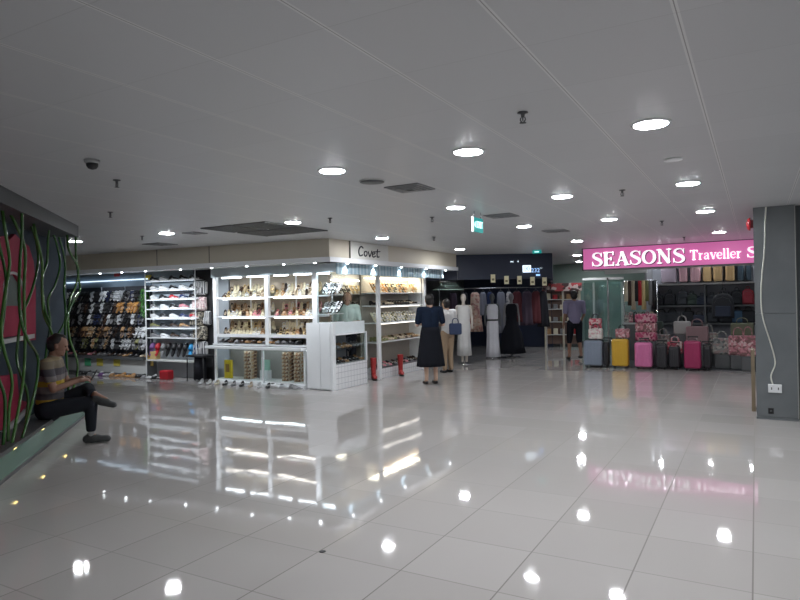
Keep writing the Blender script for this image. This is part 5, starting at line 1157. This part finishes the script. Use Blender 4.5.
# ------------------------------------------------------------------ pillar with cable
def stone():
    m = bpy.data.materials.new('grey_stone'); m.use_nodes = True; nt = m.node_tree; b = nt.nodes['Principled BSDF']
    tc = N(nt, 'ShaderNodeTexCoord'); n = N(nt, 'ShaderNodeTexNoise'); n.inputs['Scale'].default_value = 2.2; n.inputs['Detail'].default_value = 5; nt.links.new(tc.outputs['Object'], n.inputs['Vector'])
    c = mixc(nt, n.outputs['Fac'], (.10, .115, .125), (.20, .215, .225)); nt.links.new(c, b.inputs['Base Color']); b.inputs['Roughness'].default_value = .35; return m
stm = stone()
pl = thing('pillar', 'grey stone-clad square pillar at the right edge', 'pillar', (0, 0, 0))
PY = 9.07; PX0, PX1 = -.015, .43
for i, (z0, z1) in enumerate(((0, .03), (.035, 1.315), (1.32, CH))):
    MB().box(PX0 - (.006 if i == 0 else 0), PX1, PY-(.006 if i == 0 else 0), PY+.5, z0, z1, stm).obj('stone_slab', pl)
MB().box(PX1, 1.0, PY+.12, PY+.5, 0, CH, mat('pillar_dark_face', (.07, .08, .09), .4)).obj('recessed_face', pl)
MB().box(PX1-.006, PX1+.004, PY-.004, PY+.12, 0, CH, mat('corner_trim', (.32, .32, .3), .5)).obj('corner_trim', pl)
wc = mat('white_cable', (.62, .62, .56), .5)
def on_p(px, py): p = at_y(px, py, PY-.012); return p
ct_ = [(766, 206), (765, 225), (764.5, 250), (762, 275), (761, 300), (763, 318), (769, 338), (774, 355), (775, 365), (771, 376), (773, 385)]
P = [on_p(*q) for q in ct_]; P[0].z = CH-.005
o = MB().tube(smoothc(P, 6), .008, wc, 8).obj('cable'); tag(o, 'white cable hanging down the front of the grey pillar', 'cable')
a, b = on_p(768, 384), on_p(782, 393)
sk = thing('socket', 'white double socket at the foot of the white cable', 'socket', ((a.x+b.x)/2, PY-.0001, (a.z+b.z)/2)); w = (b.x-a.x)/2; h = (a.z-b.z)/2
MB().rbox(-w, w, -.03, 0, -h, h, whiteg, .006).obj('plate', sk)
for s in (-1, 1): MB().box(s*w*.5-.006, s*w*.5+.006, -.034, -.03, -.015, .015, dgrey).obj('switch', sk)
a = on_p(771, 411); t = thing('floor_outlet', 'small black outlet low on the grey pillar', 'outlet', (a.x, PY, a.z)); MB().rbox(-.03, .03, -.012, 0, -.035, .035, black, .004).obj('box', t); MB().lathe([(.012, .0), (.012, .008)], dgrey, 12, M=Matrix.Translation((0, -.012, 0)) @ Matrix.Rotation(PI/2, 4, 'X')).obj('knob', t)
# red alarm bell on pillar side
fb = thing('fire_bell', 'red round fire alarm bell on the left side of the pillar', 'alarm bell', (PX0, PY+.25, 2.47)); MR = Matrix.Rotation(-PI/2, 4, 'Y')
MB().lathe([(.085, .03), (.085, .045), (.07, .065), (.03, .078), (.01, .08)], mat('bell_red', (.35, .02, .03), .3), 24, M=MR).obj('gong', fb); MB().box(-.03, 0, -.04, .04, -.05, .05, mat('bell_base', (.25, .02, .03), .4)).obj('base', fb)
# added tan strip standing in for the pillar's lit left side face
o = MB().box(-.075, -.03, 9.6, 9.9, 0, .82, mat('lit_face_tan', (.22, .17, .11), .6)).obj('lit_face_strip'); tag(o, 'added narrow tan strip imitating the lit left side face of the grey pillar', 'board')

# small dark spot on the floor
o = MB().lathe([(.022, 0), (.02, .003), (.01, .004)], black, 12).obj('floor_spot', None, (0, 0, 0))
d = ray(322.5, 551.5); k = -H/d.z; o.location = (d.x*k, d.y*k, 0); tag(o, 'small dark chip lying on the tiles in the foreground', 'debris')

w = bpy.data.worlds.new('world'); S.world = w; w.use_nodes = True; w.node_tree.nodes['Background'].inputs[0].default_value = (.5, .55, .6, 1); w.node_tree.nodes['Background'].inputs[1].default_value = .1

# lamps of the light track shining on the goods
def spot(x, y, z, tx, ty, tz, e, col=(.88, .94, 1), size=1.5):
    l = bpy.data.lights.new('spot_lamp', 'SPOT'); l.energy = e; l.color = col; l.spot_size = size; l.spot_blend = .6; l.shadow_soft_size = .03
    o = bpy.data.objects.new('spot_lamp', l); C.objects.link(o); o.parent = trk; o.location = (x, y, z); o.rotation_euler = Vector((tx-x, ty-y, tz-z)).to_track_quat('-Z', 'Y').to_euler()
for px in (84, 118, 137, 158, 189, 217, 249, 283, 312):
    X = at_y(px, 262, 8.6).x; Y = F0.y + (F1.y-F0.y)*((X-F0.x)/(F1.x-F0.x)) + .03; spot(X, Y, 2.22, X, 9.4, 1.2, 52 if px < 200 else 44)
for yy in (9.25, 10.2, 11.2, 12.3, 13.3): spot(-6.29, yy, 2.22, -6.8, yy, .8, 11)
